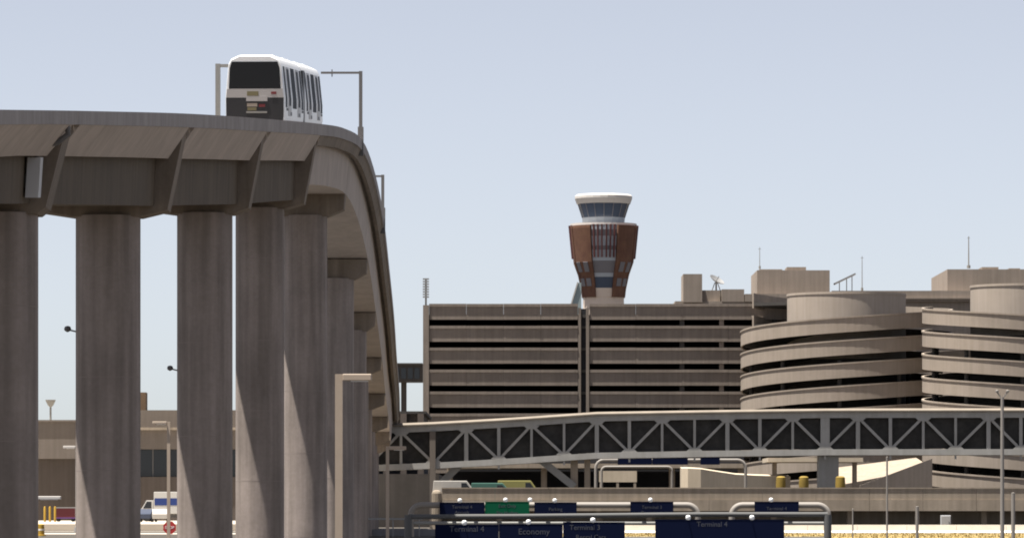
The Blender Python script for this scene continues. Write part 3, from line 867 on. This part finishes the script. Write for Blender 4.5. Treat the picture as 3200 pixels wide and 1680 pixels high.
# ------------------------------------------------------------------ road overpass below the bridge
OD = 430.0
def oz(py): return W(0, py, OD).z
ov = thing('road_overpass', (W(2200, 0, OD).x, OD, 4.3), 'tan concrete road overpass running behind the sign gantries', 'overpass')
ox0, ox1 = W(1380, 0, OD).x, 62.0
NB = 14
bw = (ox1 - ox0) / NB
for k in range(NB):
    x0, x1 = ox0 + k * bw + 0.012, ox0 + (k + 1) * bw - 0.012
    MB().box(x0, x1, OD, OD + 0.3, oz(1560), oz(1526)).build('barrier_panel', 'tan_concrete', ov)
    MB().box(x0, x1, OD - 0.12, OD + 0.4, oz(1595), oz(1560.5)).build('edge_beam', 'tan_concrete', ov)
    MB().box(x0, x1, OD - 0.05, OD + 0.35, oz(1526) + 0.004, oz(1522)).build('coping', 'tan_concrete', ov)
MB().box(ox0, ox1, OD + 0.42, OD + 14, oz(1592), oz(1572)).build('deck', 'slab_concrete', ov)
MB().box(ox0, ox1, OD + 13.6, OD + 14, oz(1572) + 0.003, oz(1526)).build('rear_barrier', 'tan_concrete', ov)
for px in (1560, 1872, 2030, 2185, 2420, 2660, 2870, 3080, 3290):
    x = W(px, 0, OD).x
    MB().box(x - 0.25, x + 0.25, OD + 1.5, OD + 2.2, 4.0, oz(1591)).build('column', 'tan_concrete', ov)
MB().box(ox0 + 0.1, ox1, OD + 4.0, OD + 4.3, 4.0, oz(1592) - 0.003).build('back_wall', 'tan_concrete', ov)
MB().box(ox0 - 0.9, ox0 - 0.02, OD - 0.3, OD + 14.2, 4.0, oz(1530)).build('end_wall', 'tan_concrete', ov, bevel=0.3)

# vehicles on the overpass deck, only their tops above the barrier
dz = oz(1572)
VG = 'vehicles on the overpass'
car((W(1430, 0, OD + 4).x, OD + 4, dz), 4.6, 0, 'car_silver', 'pale silver van on the overpass above the left end of the barrier', VG, 'van', 'van', 2.1, True)
car((W(1545, 0, OD + 4).x, OD + 4, dz), 4.4, 0, 'car_green', 'green van on the overpass between the silver and yellow ones', VG, 'van', 'van', 1.9, True)
car((W(1630, 0, OD + 8).x, OD + 8, dz), 4.6, 0, 'car_yellow', 'olive yellow van on the overpass behind the left barrier', VG, 'van', 'van', 2.15, True)

c_ = W(2955, 0, OD - 1)
r = thing('utility_cabinet', (c_.x, OD - 1, 4.25), 'pale grey utility cabinet under the right part of the overpass', 'cabinet')
MB().box(c_.x - 0.45, c_.x + 0.45, OD - 1.3, OD - 0.7, 4.2, 5.75).build('housing', 'box_grey', r, bevel=0.03)
MB().box(c_.x - 0.40, c_.x + 0.40, OD - 1.33, OD - 1.302, 4.4, 5.65).build('door', 'steel_pale', r)
MB().box(c_.x + 0.25, c_.x + 0.32, OD - 1.36, OD - 1.331, 5.0, 5.2).build('handle', 'pole_dark', r)

# white barrier along the grass verge
wb = thing('roadside_barrier', (20, 398, 4.2), 'low white concrete barrier along the dry grass verge', 'barrier')
for k in range(11):
    x0 = 4 + k * 4.2
    MB().prism([(x0 + 0.012, 0), (x0 + 4.188, 0), (x0 + 4.188, 1), (x0 + 0.012, 1)], 0, 1)
    m = MB().sweep([[(x, 398 + a, 4.05 + b) for a, b in ((-0.32, 0), (-0.32, 0.25), (-0.16, 0.42), (-0.10, 0.92), (0.10, 0.92), (0.16, 0.42), (0.32, 0.25), (0.32, 0))] for x in (x0 + 0.012, x0 + 4.188)])
    m.build('barrier_segment', 'barrier_white', wb)

# clutter between the overpass and the ramps, seen under the footbridge
rw = thing('ramp_wall', (W(2210, 0, 600).x, 600, 4.4), 'cream curved exit ramp wall lit by sun under the footbridge', 'ramp wall')
def qz(py, dist): return W(0, py, dist).z
prev = None
pts = [(2130, 1462, 600), (2150, 1462, 597), (2190, 1464, 597), (2240, 1472, 600), (2300, 1481, 604), (2360, 1484, 610), (2420, 1486, 618), (2470, 1488, 626)]
for i in range(len(pts) - 1):
    (p0, y0, d0), (p1, y1, d1) = pts[i], pts[i + 1]
    x0, x1 = W(p0, 0, d0).x, W(p1, 0, d1).x
    MB().add([(x0, d0, 4.3), (x1, d1, 4.3), (x1, d1 + 5, 4.3), (x0, d0 + 5, 4.3), (x0, d0, qz(y0, d0)), (x1, d1, qz(y1, d1)), (x1, d1 + 5, qz(y1 - 5, d1)), (x0, d0 + 5, qz(y0 - 5, d0))],
             [(0, 3, 2, 1), (4, 5, 6, 7), (0, 1, 5, 4), (1, 2, 6, 5), (2, 3, 7, 6), (3, 0, 4, 7)]).build('wall_segment', 'cream_wall', rw)
sl = thing('ramp_canopy', (W(2500, 0, 620).x, 620, 4.4), 'flat cream canopy slab on posts under the footbridge by its middle pier', 'canopy')
MB().box(W(2395, 0, 620).x, W(2690, 0, 620).x, 616, 630, qz(1443, 620), qz(1430, 620)).build('canopy_slab', 'cream_wall', sl)
for px in (2420, 2560, 2670):
    MB().box(W(px, 0, 622).x - 0.3, W(px, 0, 622).x + 0.3, 621.5, 622.1, 4.3, qz(1443, 620) - 0.003).build('post', 'tan_concrete', sl)
ed = thing('exit_ramp', (W(2740, 0, 650).x, 648, 4.4), 'sunlit pale exit ramp deck sloping up beside the middle bridge pier', 'ramp')
a_, b_ = W(2632, 1512, 640), W(2880, 1440, 655)
MB().add([(a_.x, 636, a_.z), (b_.x, 640, b_.z - 1.0), (b_.x, 664, b_.z + 0.6), (a_.x, 664, a_.z + 2.4), (a_.x, 636, 4.3), (b_.x, 640, 4.3), (b_.x, 664, 4.3), (a_.x, 664, 4.3)],
         [(0, 1, 2, 3), (4, 7, 6, 5), (0, 4, 5, 1), (1, 5, 6, 2), (2, 6, 7, 3), (3, 7, 4, 0)]).build('deck', 'tan_concrete', ed)
MB().add([(a_.x + 2, 634.5, 4.3), (b_.x, 638.5, 4.3), (b_.x, 639, 4.3), (a_.x + 2, 635, 4.3), (a_.x + 2, 634.5, a_.z - 0.2), (b_.x, 638.5, b_.z + 0.2), (b_.x, 639, b_.z + 0.2), (a_.x + 2, 635, a_.z - 0.2)],
         [(0, 3, 2, 1), (4, 5, 6, 7), (0, 1, 5, 4), (1, 2, 6, 5), (2, 3, 7, 6), (3, 0, 4, 7)]).build('side_wall', 'ramp_concrete', ed)
for k, (px, lb) in enumerate(((2440, 'yellow crash barrel left of the middle bridge pier'), (2512, 'yellow crash barrel tight against the middle bridge pier'), (2626, 'yellow crash barrel on the exit ramp side of the bridge pier'))):
    c_ = W(px, 0, 470)
    o = MB().lathe([(0.4, 4.3), (0.4, 8.2), (0.48, 8.21), (0.50, 8.9), (0.46, 9.5), (0.3, 9.62), (0.05, 9.64)], (c_.x, 470), 16).build('crash_barrel', 'mustard', base=(c_.x, 470, 4.3), smooth=True)
    tag(o, lb, 'barrel', 'yellow barrels under the footbridge')
lw = thing('low_wall', (W(1900, 0, 560).x, 560, 4.4), 'beige low wall with dark opening beside the footbridge columns', 'wall')
MB().box(W(1872, 0, 560).x, W(1990, 0, 560).x, 560, 560.5, qz(1505, 560), qz(1470, 560)).build('panel', 'cream_wall', lw)
for px in (1878, 1930, 1984):
    MB().box(W(px, 0, 560).x - 0.15, W(px, 0, 560).x + 0.15, 560.02, 560.45, 4.3, qz(1505, 560) - 0.003).build('post', 'tan_concrete', lw)
# garage entrance volume; near-black back wall paints the shade inside
en = thing('garage_entrance', (W(2060, 0, 640).x, 640, 4.4), 'dark open garage entrance between beige walls under the footbridge', 'entrance')
MB().box(W(1400, 0, 660).x, W(2320, 0, 660).x, 655, 656, 4.3, qz(1420, 655)).build('back_wall', 'interior_shade', en)
MB().box(W(1400, 0, 640).x, W(2320, 0, 640).x, 636, 654.9, qz(1462, 640), qz(1448, 640)).build('soffit', 'tan_concrete', en)
for px in (1405, 1700, 2100, 2315):
    MB().box(W(px, 0, 640).x - 0.4, W(px, 0, 640).x + 0.4, 640, 641, 4.3, qz(1462, 640) - 0.003).build('column', 'tan_concrete', en)

# ------------------------------------------------------------------ signs and gantries
def rounded(px0, px1, zt, zb, dist, r=0.6, left=True, right=True):
    x0, x1 = W(px0, 0, dist).x, W(px1, 0, dist).x
    pts = []
    if left:
        pts.append((x0, dist, zb))
        pts += [(x0 + r - r * math.cos(R(a)), dist, zt - r + r * math.sin(R(a))) for a in range(0, 91, 15)]
    else: pts.append((x0, dist, zt))
    if right:
        pts += [(x1 - r + r * math.sin(R(a)), dist, zt - r + r * math.cos(R(a))) for a in range(0, 91, 15)]
        pts.append((x1, dist, zb))
    else: pts.append((x1, dist, zt))
    return pts
def text(s_, loc, size, parent, matn='sign_text'):
    cu = bpy.data.curves.new('lettering', 'FONT')
    cu.body = s_; cu.size = size * 0.8; cu.extrude = 0.004; cu.align_x = 'CENTER'; cu.align_y = 'CENTER'
    cu.materials.append(MAT[matn])
    tmp = bpy.data.objects.new('tmp', cu); col.objects.link(tmp)
    me = bpy.data.meshes.new_from_object(tmp.evaluated_get(bpy.context.evaluated_depsgraph_get()))
    bpy.data.objects.remove(tmp)
    me.name = 'lettering'
    o = bpy.data.objects.new('lettering', me); col.objects.link(o)
    o.parent = parent; o.location = Vector(loc) - BASE[parent.name]; o.rotation_euler = (R(90), 0, 0)
    return o
def sign(px0, px1, py0, py1, dist, matn, label, texts, lamps, group, z0=None):
    a, b = W(px0, py1, dist), W(px1, py0, dist)
    zb = a.z if z0 is None else z0
    r = thing('road_sign', ((a.x + b.x) / 2, dist, zb), label, 'sign', group)
    MB().box(a.x, b.x, dist - 0.05, dist, zb, b.z).build('sign_panel', matn, r)
    e = 0.05
    for (x0, x1, u, v) in ((a.x - e, b.x + e, b.z, b.z + e), (a.x - e, b.x + e, zb - e, zb), (a.x - e, a.x - 0.001, zb, b.z), (b.x + 0.001, b.x + e, zb, b.z)):
        MB().box(x0, x1, dist - 0.06, dist + 0.01, u, v).build('frame', matn, r)
    for k in range(2):
        x = a.x + (b.x - a.x) * (0.25 + 0.5 * k)
        MB().box(x - 0.05, x + 0.05, dist + 0.012, dist + 0.30, zb, b.z - 0.02).build('bracket', 'steel_grey', r)
    for s_, fx, pz_, size in texts:
        text(s_, (a.x + (b.x - a.x) * fx, dist - 0.056, W(0, pz_, dist).z), size, r)
    for fx in lamps:
        x = a.x + (b.x - a.x) * fx
        MB().bar((x, dist, b.z + 0.12), (x, dist - 0.5, b.z + 0.16), 0.05, 0.05, up=(0, 0, 1)).build('lamp_arm', 'galvanised', r)
        MB().lathe([(0.03, b.z + 0.0), (0.13, b.z + 0.04), (0.17, b.z + 0.14), (0.15, b.z + 0.26), (0.05, b.z + 0.32)], (x, dist - 0.55), 14).build('lamp_housing', 'lamp_white', r, smooth=True)
    return r
FD = 294.0
fg = thing('sign_gantry', (W(1900, 0, FD).x, FD, -3.5), 'long grey sign gantry carrying the big navy signs', 'gantry')
zt_ = W(0, 1612, FD).z
MB().tube([(W(1275, 0, FD).x, FD + 0.45, zt_ - 0.02), (W(1600, 0, FD).x, FD + 0.45, zt_), (W(2200, 0, FD).x, FD + 0.45, zt_ + 0.12), (W(2588, 0, FD).x, FD + 0.45, zt_ + 0.12)], 0.15, 12).build('beam', 'gantry_grey', fg, smooth=True)
MB().tube([(W(1275, 0, FD).x, FD + 0.45, zt_ - 1.4), (W(2588, 0, FD).x, FD + 0.45, zt_ - 1.4)], 0.13, 12).build('beam', 'gantry_grey', fg, smooth=True)
for px in (1275, 2588):
    MB().tube([(W(px, 0, FD).x, FD + 0.45, -3.6), (W(px, 0, FD).x, FD + 0.45, zt_ + 0.1)], 0.24, 14).build('post', 'gantry_grey', fg, smooth=True)
SG = 'navy signs on the long front gantry'
sign(1362, 1556, 1640, 1800, FD, 'sign_navy', 'navy road sign at the left end of the front gantry', [('Terminal 4', 0.5, 1652, 0.62)], [0.46], SG)
sign(1562, 1756, 1638, 1800, FD, 'sign_navy', 'navy road sign second from the left post of the front gantry', [('Economy', 0.55, 1660, 0.66)], [0.46], SG)
sign(1762, 1950, 1632, 1800, FD, 'sign_navy', 'navy road sign beside the gap in the front gantry', [('Terminal 3', 0.35, 1647, 0.55), ('Rental Cars', 0.45, 1677, 0.5)], [0.48], SG)
sign(2050, 2448, 1624, 1800, FD, 'sign_navy', 'extra wide navy road sign at the right of the front gantry', [('Terminal 4', 0.44, 1637, 0.55)], [0.25, 0.75], SG)
r2 = W(2085, 0, FD)
BG = 340.0
zB = W(0, 1577, BG).z
g1 = thing('sign_gantry', (W(1730, 0, BG).x, BG, -3.2), 'pale pipe gantry with rounded ends carrying navy and green signs', 'gantry')
MB().tube(rounded(1284, 2180, zB, gz(BG + .4) - 0.2, BG + 0.4, 0.75), 0.22, 12).build('pipe_frame', 'pipe_light', g1, smooth=True)
MB().tube([(W(1290, 0, BG).x, BG + 0.4, zB - 1.3), (W(2178, 0, BG).x, BG + 0.4, zB - 1.3)], 0.14, 10).build('lower_beam', 'steel_grey', g1, smooth=True)
g2 = thing('sign_gantry', (W(2436, 0, BG).x, BG, -3.2), 'short pale pipe gantry with rounded ends carrying one navy sign', 'gantry')
MB().tube(rounded(2287, 2588, zB, gz(BG + .4) - 0.2, BG + 0.4, 0.75), 0.22, 12).build('pipe_frame', 'pipe_light', g2, smooth=True)
MB().tube([(W(2290, 0, BG).x, BG + 0.4, zB - 1.3), (W(2585, 0, BG).x, BG + 0.4, zB - 1.3)], 0.14, 10).build('lower_beam', 'steel_grey', g2, smooth=True)
SB = 'small signs on the rear pipe gantry'
sign(1376, 1512, 1570, 1608, BG, 'sign_navy', 'small navy sign left of the green sign on the rear gantry', [('Terminal 4', 0.5, 1583, 0.42), ('Arrivals', 0.5, 1600, 0.42)], [0.45], SB)
sign(1518, 1652, 1568, 1616, BG, 'sign_green', 'green road sign on the rear pipe gantry', [('Exit Only', 0.5, 1580, 0.42), ('Sky Harbor', 0.5, 1601, 0.42)], [0.46, 1.03], None)
sign(1672, 1800, 1570, 1612, BG, 'sign_navy', 'small navy sign right of the green sign on the rear gantry', [('Parking', 0.5, 1590, 0.42)], [0.48], SB)
sign(1972, 2102, 1568, 1612, BG, 'sign_navy', 'small navy sign beside the right bend of the rear pipe gantry', [('Terminal 3', 0.5, 1584, 0.42), ('Departures', 0.5, 1601, 0.42)], [0.46], SB)
sign(2360, 2494, 1568, 1612, BG, 'sign_navy', 'small navy sign alone on the short pipe gantry', [('Terminal 4', 0.5, 1588, 0.42)], [0.36], SB)
# far sign band under the footbridge
SD = 520.0
g3 = thing('sign_gantry', (W(2080, 0, SD).x, SD, 4.4), 'distant grey gantry frame under the footbridge with blue signs', 'gantry')
zS = qz(1436, SD)
MB().tube(rounded(1862, 2330, zS, 4.3, SD + 0.4, 0.9), 0.17, 10).build('pipe_frame', 'pipe_light', g3, smooth=True)
MB().tube(rounded(1880, 2100, zS - 0.75, 4.3, SD + 1.4, 0.5), 0.14, 10).build('pipe_frame', 'pipe_light', g3, smooth=True)
SF = 'blue signs on the distant gantry'
for a_, b_, lb in ((1932, 2036, 'blue sign on the distant gantry next to its left bend'), (2040, 2148, 'blue sign in the middle of the distant gantry'), (2190, 2248, 'narrow blue sign near the right bend of the distant gantry')):
    sign(a_, b_, 1429, 1449, SD, 'sign_navy', lb, [], [], SF)

# ------------------------------------------------------------------ light poles and posts
def lamp_pole(px, ytop, dist, arm_px, w, label, matn='pole_tan', head_h=0.22, grp='street lights', base=False):
    a = W(px, ytop, dist)
    zb = gz(dist) - 0.1
    r = thing('street_light', (a.x, dist, zb + 0.1), label, 'street light', grp)
    MB().bar((a.x, dist, zb), (a.x, dist, a.z), w, w).build('pole', matn, r)
    L = arm_px * dist / F
    s_ = 1 if L > 0 else -1
    x0, x1 = sorted((a.x + s_ * (w / 2 + 0.01), a.x + L))
    MB().box(x0, x1, dist - 0.28, dist + 0.28, a.z - head_h, a.z).build('lamp_head', matn, r, bevel=0.03)
    MB().box(x0 + abs(L) * 0.25, x1 - abs(L) * 0.1, dist - 0.2, dist + 0.2, a.z - head_h - 0.03, a.z - head_h - 0.002).build('lamp_lens', 'lamp_white', r)
    MB().box(a.x - w, a.x + w, dist - w, dist + w, zb, zb + 0.5).build('base', matn, r)
    return r
lamp_pole(1059, 1168, 190, 102, 0.30, 'tall tan square street light in front of the viaduct columns', head_h=0.27)
lamp_pole(1211, 1393, 380, 58, 0.26, 'slim tan street light standing before the left end of the footbridge', head_h=0.3)
lamp_pole(527, 1316, 352, -50, 0.24, 'slim tan street light between two viaduct columns near the stop sign', head_h=0.2)
lamp_pole(98, 1549, 302, 92, 0.2, 'low street light with long white head beside the leftmost column', 'tower_white', 0.2)
lamp_pole(240, 1392, 420, -42, 0.22, 'street light peeking out from behind the column by the red cart', 'tower_white', 0.22)
# tall thin poles on the right
a = W(3132, 1240, 322)
r = thing('light_mast', (a.x, 322, -3.5), 'tall slim grey light mast with forked top at the right', 'light mast')
MB().tube([(a.x, 322, -3.6), (a.x, 322, a.z)], 0.17, 12, 0.11).build('pole', 'pipe_light', r, smooth=True)
for s_ in (-1, 1):
    MB().bar((a.x, 322, a.z - 0.15), (a.x + s_ * 0.35, 322, a.z + 0.35), 0.09).build('fork_arm', 'pipe_light', r)
    MB().lathe([(0.03, a.z + 0.3), (0.12, a.z + 0.36), (0.12, a.z + 0.46), (0.03, a.z + 0.5)], (a.x + s_ * 0.36, 322), 12).build('lamp', 'pipe_light', r)
for px, yt, dist, w, lb in ((2772, 1428, 345, 0.07, 'thin pale post crossing the overpass beside the footbridge pier'), (2866, 1583, 350, 0.12, 'short pale post under the right part of the overpass'),
                            (3166, 1540, 340, 0.14, 'short pale post just right of the forked light mast'), (2665, 1590, 352, 0.05, 'thin short post between the gantry end and the overpass columns')):
    a = W(px, yt, dist)
    r = thing('signal_post', (a.x, dist, gz(dist)), lb, 'post', 'thin posts before the overpass')
    MB().tube([(a.x, dist, gz(dist) - 0.1), (a.x, dist, a.z)], w, 10).build('post', 'pipe_light', r, smooth=True)
    MB().lathe([(w * 1.04, a.z - 0.01), (w * 1.04, a.z + 0.03), (0.01, a.z + 0.06)], (a.x, dist), 10).build('cap', 'pipe_light', r)

# ------------------------------------------------------------------ concourse behind the columns at the left
LD = 620.0
def lz(py): return W(0, py, LD).z
def lx(px): return W(px, 0, LD).x
cb = thing('concourse_building', (lx(0), LD, 4.4), 'low taupe concourse seen through the gap beside the leftmost column', 'building')
MB().box(lx(-250), lx(330), LD, LD + 40, lz(1425) - 0.3, lz(1317)).build('upper_wall', 'concourse_concrete', cb)
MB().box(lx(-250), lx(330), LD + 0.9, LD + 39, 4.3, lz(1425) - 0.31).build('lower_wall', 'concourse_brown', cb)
MB().box(lx(-250), lx(330) + 0.1, LD - 0.25, LD + 40, lz(1317) + 0.003, lz(1311)).build('coping', 'concourse_concrete', cb)
cb2 = thing('concourse_building', (lx(700), LD - 8, 4.4), 'taupe concourse with dark window band seen beside the stop sign', 'building')
y0 = LD - 8
MB().box(lx(335), lx(1060), y0, y0 + 46, lz(1405), lz(1346)).build('upper_wall', 'concourse_concrete', cb2)
MB().box(lx(335), lx(1060), y0 - 0.6, y0 + 46, lz(1346) + 0.003, lz(1338)).build('ledge', 'tan_concrete', cb2)
MB().box(lx(335), lx(1060), y0 + 3, y0 + 45, lz(1338) + 0.003, lz(1283)).build('parapet_wall', 'concourse_concrete', cb2)
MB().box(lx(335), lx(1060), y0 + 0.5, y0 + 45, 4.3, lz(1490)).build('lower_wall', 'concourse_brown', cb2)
MB().box(lx(335), lx(1060), y0 + 2.0, y0 + 45, lz(1490) + 0.003, lz(1405) - 0.003).build('window_recess', 'interior_shade', cb2)
n = 14
for k in range(n):
    x0 = lx(335) + (lx(1060) - lx(335)) * k / n; x1 = lx(335) + (lx(1060) - lx(335)) * (k + 1) / n
    w_ = MB().box(x0 + 0.06, x1 - 0.06, y0 + 1.2, y0 + 1.26, lz(1490) + 0.05, lz(1405) - 0.05).build('window', 'dark_glass', cb2)
    MB().box(x1 - 0.06, x1 + 0.06, y0 + 1.1, y0 + 1.3, lz(1490) + 0.01, lz(1405) - 0.01).build('mullion', 'pole_dark', w_)
MB().box(lx(425), lx(459), y0 + 6, y0 + 9, lz(1283), lz(1226)).build('roof_hut', 'rust_brown', cb2)
# station block beyond the viaduct end, beside the garage
st = thing('station_block', (lx(1200), 540, 4.4), 'concrete station block in painted shade where the viaduct meets the garage', 'station')
def sx(px): return W(px, 0, 540).x
def sz(py): return W(0, py, 540).z
MB().box(sx(1060), sx(1322), 540, 575, sz(1342), sz(1292)).build('upper_wall', 'station_shade', st)
MB().box(sx(1060), sx(1332), 539.4, 576, sz(1292) + .003, sz(1284)).build('roof_edge', 'slab_concrete', st)
MB().box(sx(1060), sx(1322), 541, 575, sz(1480), sz(1342) - .003).build('middle_wall', 'interior_shade', st)
MB().box(sx(1060), sx(1372), 538, 575, 4.3, sz(1480) - .003).build('lower_wall', 'station_shade', st)
for k in range(5):
    x = sx(1100) + k * (sx(1315) - sx(1100)) / 4
    MB().box(x - 0.35, x + 0.35, 539.2, 539.9, sz(1480) + 0.003, sz(1292)).build('pier', 'concourse_brown', st)
lk = thing('link_walkway', (W(1275, 0, 690).x, 690, 4.4), 'dark enclosed walkway linking the viaduct station to the garage', 'walkway')
MB().box(W(1150, 0, 690).x, W(1321, 0, 690).x, 688, 692, qz(1194, 690), qz(1140, 690)).build('walkway_box', 'station_shade', lk)
MB().box(W(1150, 0, 690).x, W(1321, 0, 690).x, 687.7, 692.3, qz(1140, 690) + .003, qz(1135, 690)).build('roof', 'slab_concrete', lk)
for k in range(6):
    x0 = W(1190 + 21 * k, 0, 688).x
    MB().box(x0, x0 + 0.75, 687.93, 687.99, qz(1184, 690), qz(1150, 690)).build('window', 'dark_glass', lk)
for px in (1165, 1262):
    MB().box(W(px, 0, 690).x - 0.4, W(px, 0, 690).x + 0.4, 689.5, 690.5, 4.3, qz(1194, 690) - .003).build('column', 'station_shade', lk)
# goblet shaped mast far behind
a = W(158, 1240, 900)
r = thing('high_mast_light', (a.x, 900, 4.4), 'distant high mast light with a ring of lamps above the concourse', 'light mast')
MB().tube([(a.x, 900, 4.3), (a.x, 900, a.z - 1)], 0.32, 10, 0.18).build('pole', 'steel_grey', r)
MB().lathe([(0.15, a.z - 1.9), (0.5, a.z - 1.6), (0.9, a.z - 0.8), (1.0, a.z - 0.5), (0.75, a.z - 0.5), (0.2, a.z - 1.3)], (a.x, 900), 16).build('lamp_ring', 'steel_grey', r, smooth=True)

# ------------------------------------------------------------------ vehicles and small things at the left
KD = 560.0
gzk = 4.95
def truck(px, dist, hd, label):
    r = thing('box_truck', (W(px, 0, dist).x, dist, gzk), label, 'truck', rot=(0, 0, R(hd)))
    b = MB().box(-1.0, 3.4, -1.2, 1.2, 0.9, 3.5).build('cargo_box', 'truck_white', r, local=True, bevel=0.05)
    MB().box(-0.9, 3.3, -1.22, -1.201, 1.9, 2.75).build('blue_stripe', 'truck_blue', b, local=True)
    MB().box(-0.9, 3.3, 1.201, 1.22, 1.9, 2.75).build('blue_stripe', 'truck_blue', b, local=True)
    cab = [(-1.05, 0.5), (-1.05, 2.5), (-1.9, 2.5), (-2.45, 1.55), (-2.7, 1.4), (-2.7, 0.5)]
    v = [(x, -1.1, z) for x, z in cab] + [(x, 1.1, z) for x, z in cab]; n = 6
    c = MB().add(v, [tuple(range(n)), tuple(reversed(range(n, 2 * n)))] + [(i, i + n, (i + 1) % n + n, (i + 1) % n) for i in range(n)]).build('cab', 'truck_white', r, local=True, bevel=0.04)
    for s_ in (-1, 1):
        MB().prism([(-1.3, 1.55), (-2.3, 1.55), (-1.85, 2.35), (-1.3, 2.35)], *sorted((s_ * 1.11, s_ * 1.13))).build('side_window', 'dark_glass', c, local=True)
        MB().box(-2.72, -2.70, s_ * 0.8 - 0.15, s_ * 0.8 + 0.15, 0.8, 1.0).build('headlight', 'lamp_white', c, local=True)
    MB().add([(-2.47, -0.95, 1.6), (-2.47, 0.95, 1.6), (-1.96, 0.95, 2.45), (-1.96, -0.95, 2.45)], [(0, 1, 2, 3)]).build('windscreen', 'dark_glass', c, local=True)
    MB().box(-2.6, 3.3, -0.5, 0.5, 0.45, 0.9).build('chassis', 'pole_dark', r, local=True)
    for x in (-1.9, 2.2):
        for s_ in (-1, 1):
            MB().tube([(x, s_ * 0.8, 0.45), (x, s_ * 1.1, 0.45)], 0.45, 18).build('wheel', 'rubber', r, local=True, smooth=True)
truck(512, KD, -6, 'white box truck with blue side stripe before the concourse windows')
car((W(458, 0, 530).x, 530, gzk), 4.3, 84, 'car_dark', 'dark car parked in front of the white box truck cab')
car((W(500, 0, 528).x, 528, gzk), 4.2, 96, 'car_silver', 'silver car parked before the box truck cargo box')
# red baggage cart
x0 = W(206, 0, 545).x
r = thing('baggage_cart', (x0, 545, gzk), 'dark red covered baggage cart beside the column with a sunlit edge', 'cart')
MB().box(x0 - 1.05, x0 + 1.1, 544.3, 545.7, gzk + 0.5, gzk + 1.55).build('curtain', 'cart_red', r)
MB().box(x0 - 1.15, x0 + 1.2, 544.2, 545.8, gzk + 1.553, gzk + 1.68).build('roof', 'galvanised', r)
MB().box(x0 - 1.2, x0 + 1.2, 544.25, 545.75, gzk + 0.35, gzk + 0.497).build('bed', 'cart_purple', r)
MB().box(x0 - 1.22, x0 - 1.06, 544.28, 545.72, gzk + 0.5, gzk + 1.55).build('end_panel', 'cart_purple', r)
for sx_ in (-0.85, 0.85):
    for sy_ in (-0.6, 0.6):
        MB().tube([(x0 + sx_, 545 + sy_ - 0.07, gzk + 0.2), (x0 + sx_, 545 + sy_ + 0.07, gzk + 0.2)], 0.2, 14).build('wheel', 'rubber', r)
for k, px in enumerate((140, 156, 172)):
    b = W(px, 0, 535)
    o = MB().lathe([(0.13, gzk - 0.05), (0.13, gzk + 1.6), (0.10, gzk + 1.72), (0.02, gzk + 1.76)], (b.x, 535), 14).build('bollard', 'yellow_paint', base=(b.x, 535, gzk), smooth=True)
    tag(o, 'slim yellow bollard left of the red baggage cart', 'bollard', 'yellow bollards by the baggage cart')
# yellow drum nearer the camera
b = W(128, 0, 392); zd = gz(392)
r = thing('traffic_drum', (b.x, 392, zd), 'yellow traffic drum low beside the leftmost column', 'traffic drum')
MB().lathe([(0.42, zd - 0.03), (0.42, zd + 0.08), (0.30, zd + 0.1), (0.27, zd + 0.95), (0.18, zd + 1.0), (0.02, zd + 1.02)], (b.x, 392), 18).build('barrel', 'yellow_paint', r, smooth=True)
MB().lathe([(0.297, zd + 0.45), (0.293, zd + 0.6)], (b.x, 392), 18).build('reflective_band', 'barrier_white', r, smooth=True)
# stop sign
b = W(530, 1647, 386); zs = gz(386)
r = thing('stop_sign', (b.x, 386, zs), 'red octagonal stop sign under the slim street light', 'stop sign')
MB().bar((b.x, 386.08, zs - 0.1), (b.x, 386.08, b.z + 0.4), 0.09).build('post', 'pole_dark', r)
octp = [(b.x + 0.56 * math.cos(R(22.5 + 45 * k)), b.z + 0.56 * math.sin(R(22.5 + 45 * k))) for k in range(8)]
MB().prism(octp, 385.98, 386.02).build('sign_panel', 'sign_red', r)
text('STOP', (b.x, 385.97, b.z), 0.40, r, 'lamp_white')
# guard rail and retaining wall with shade painted in at the foot of the viaduct
rt = thing('retaining_wall', (-12, 392, 3.9), 'low retaining wall in painted shade grey at the foot of the viaduct columns', 'wall')
mat('wall_shade_grey', (0.19, 0.19, 0.205), 0.9, var=0.1, scale=0.5, streak=0.2)  # bluish tone of shaded pavement put into the wall colour
for k in range(7):
    x0 = W(742, 0, 392).x + k * 2.42
    MB().box(x0 + 0.012, x0 + 2.408, 392, 392.4, 3.2, W(0, 1652, 392).z).build('wall_panel', 'wall_shade_grey', rt)
gr = thing('guard_rail', (W(950, 0, 389).x, 391, 3.9), 'thin pale steel guard rail before the retaining wall', 'guard rail')
zr = W(0, 1617, 391).z
MB().box(W(895, 0, 391).x, W(1320, 0, 391).x, 391.0, 391.08, zr - 0.14, zr).build('rail', 'galvanised', gr)
for k in range(6):
    x = W(900 + 82 * k, 0, 391).x
    MB().box(x - 0.05, x + 0.05, 391.081, 391.18, 3.6, zr + 0.02).build('post', 'galvanised', gr)
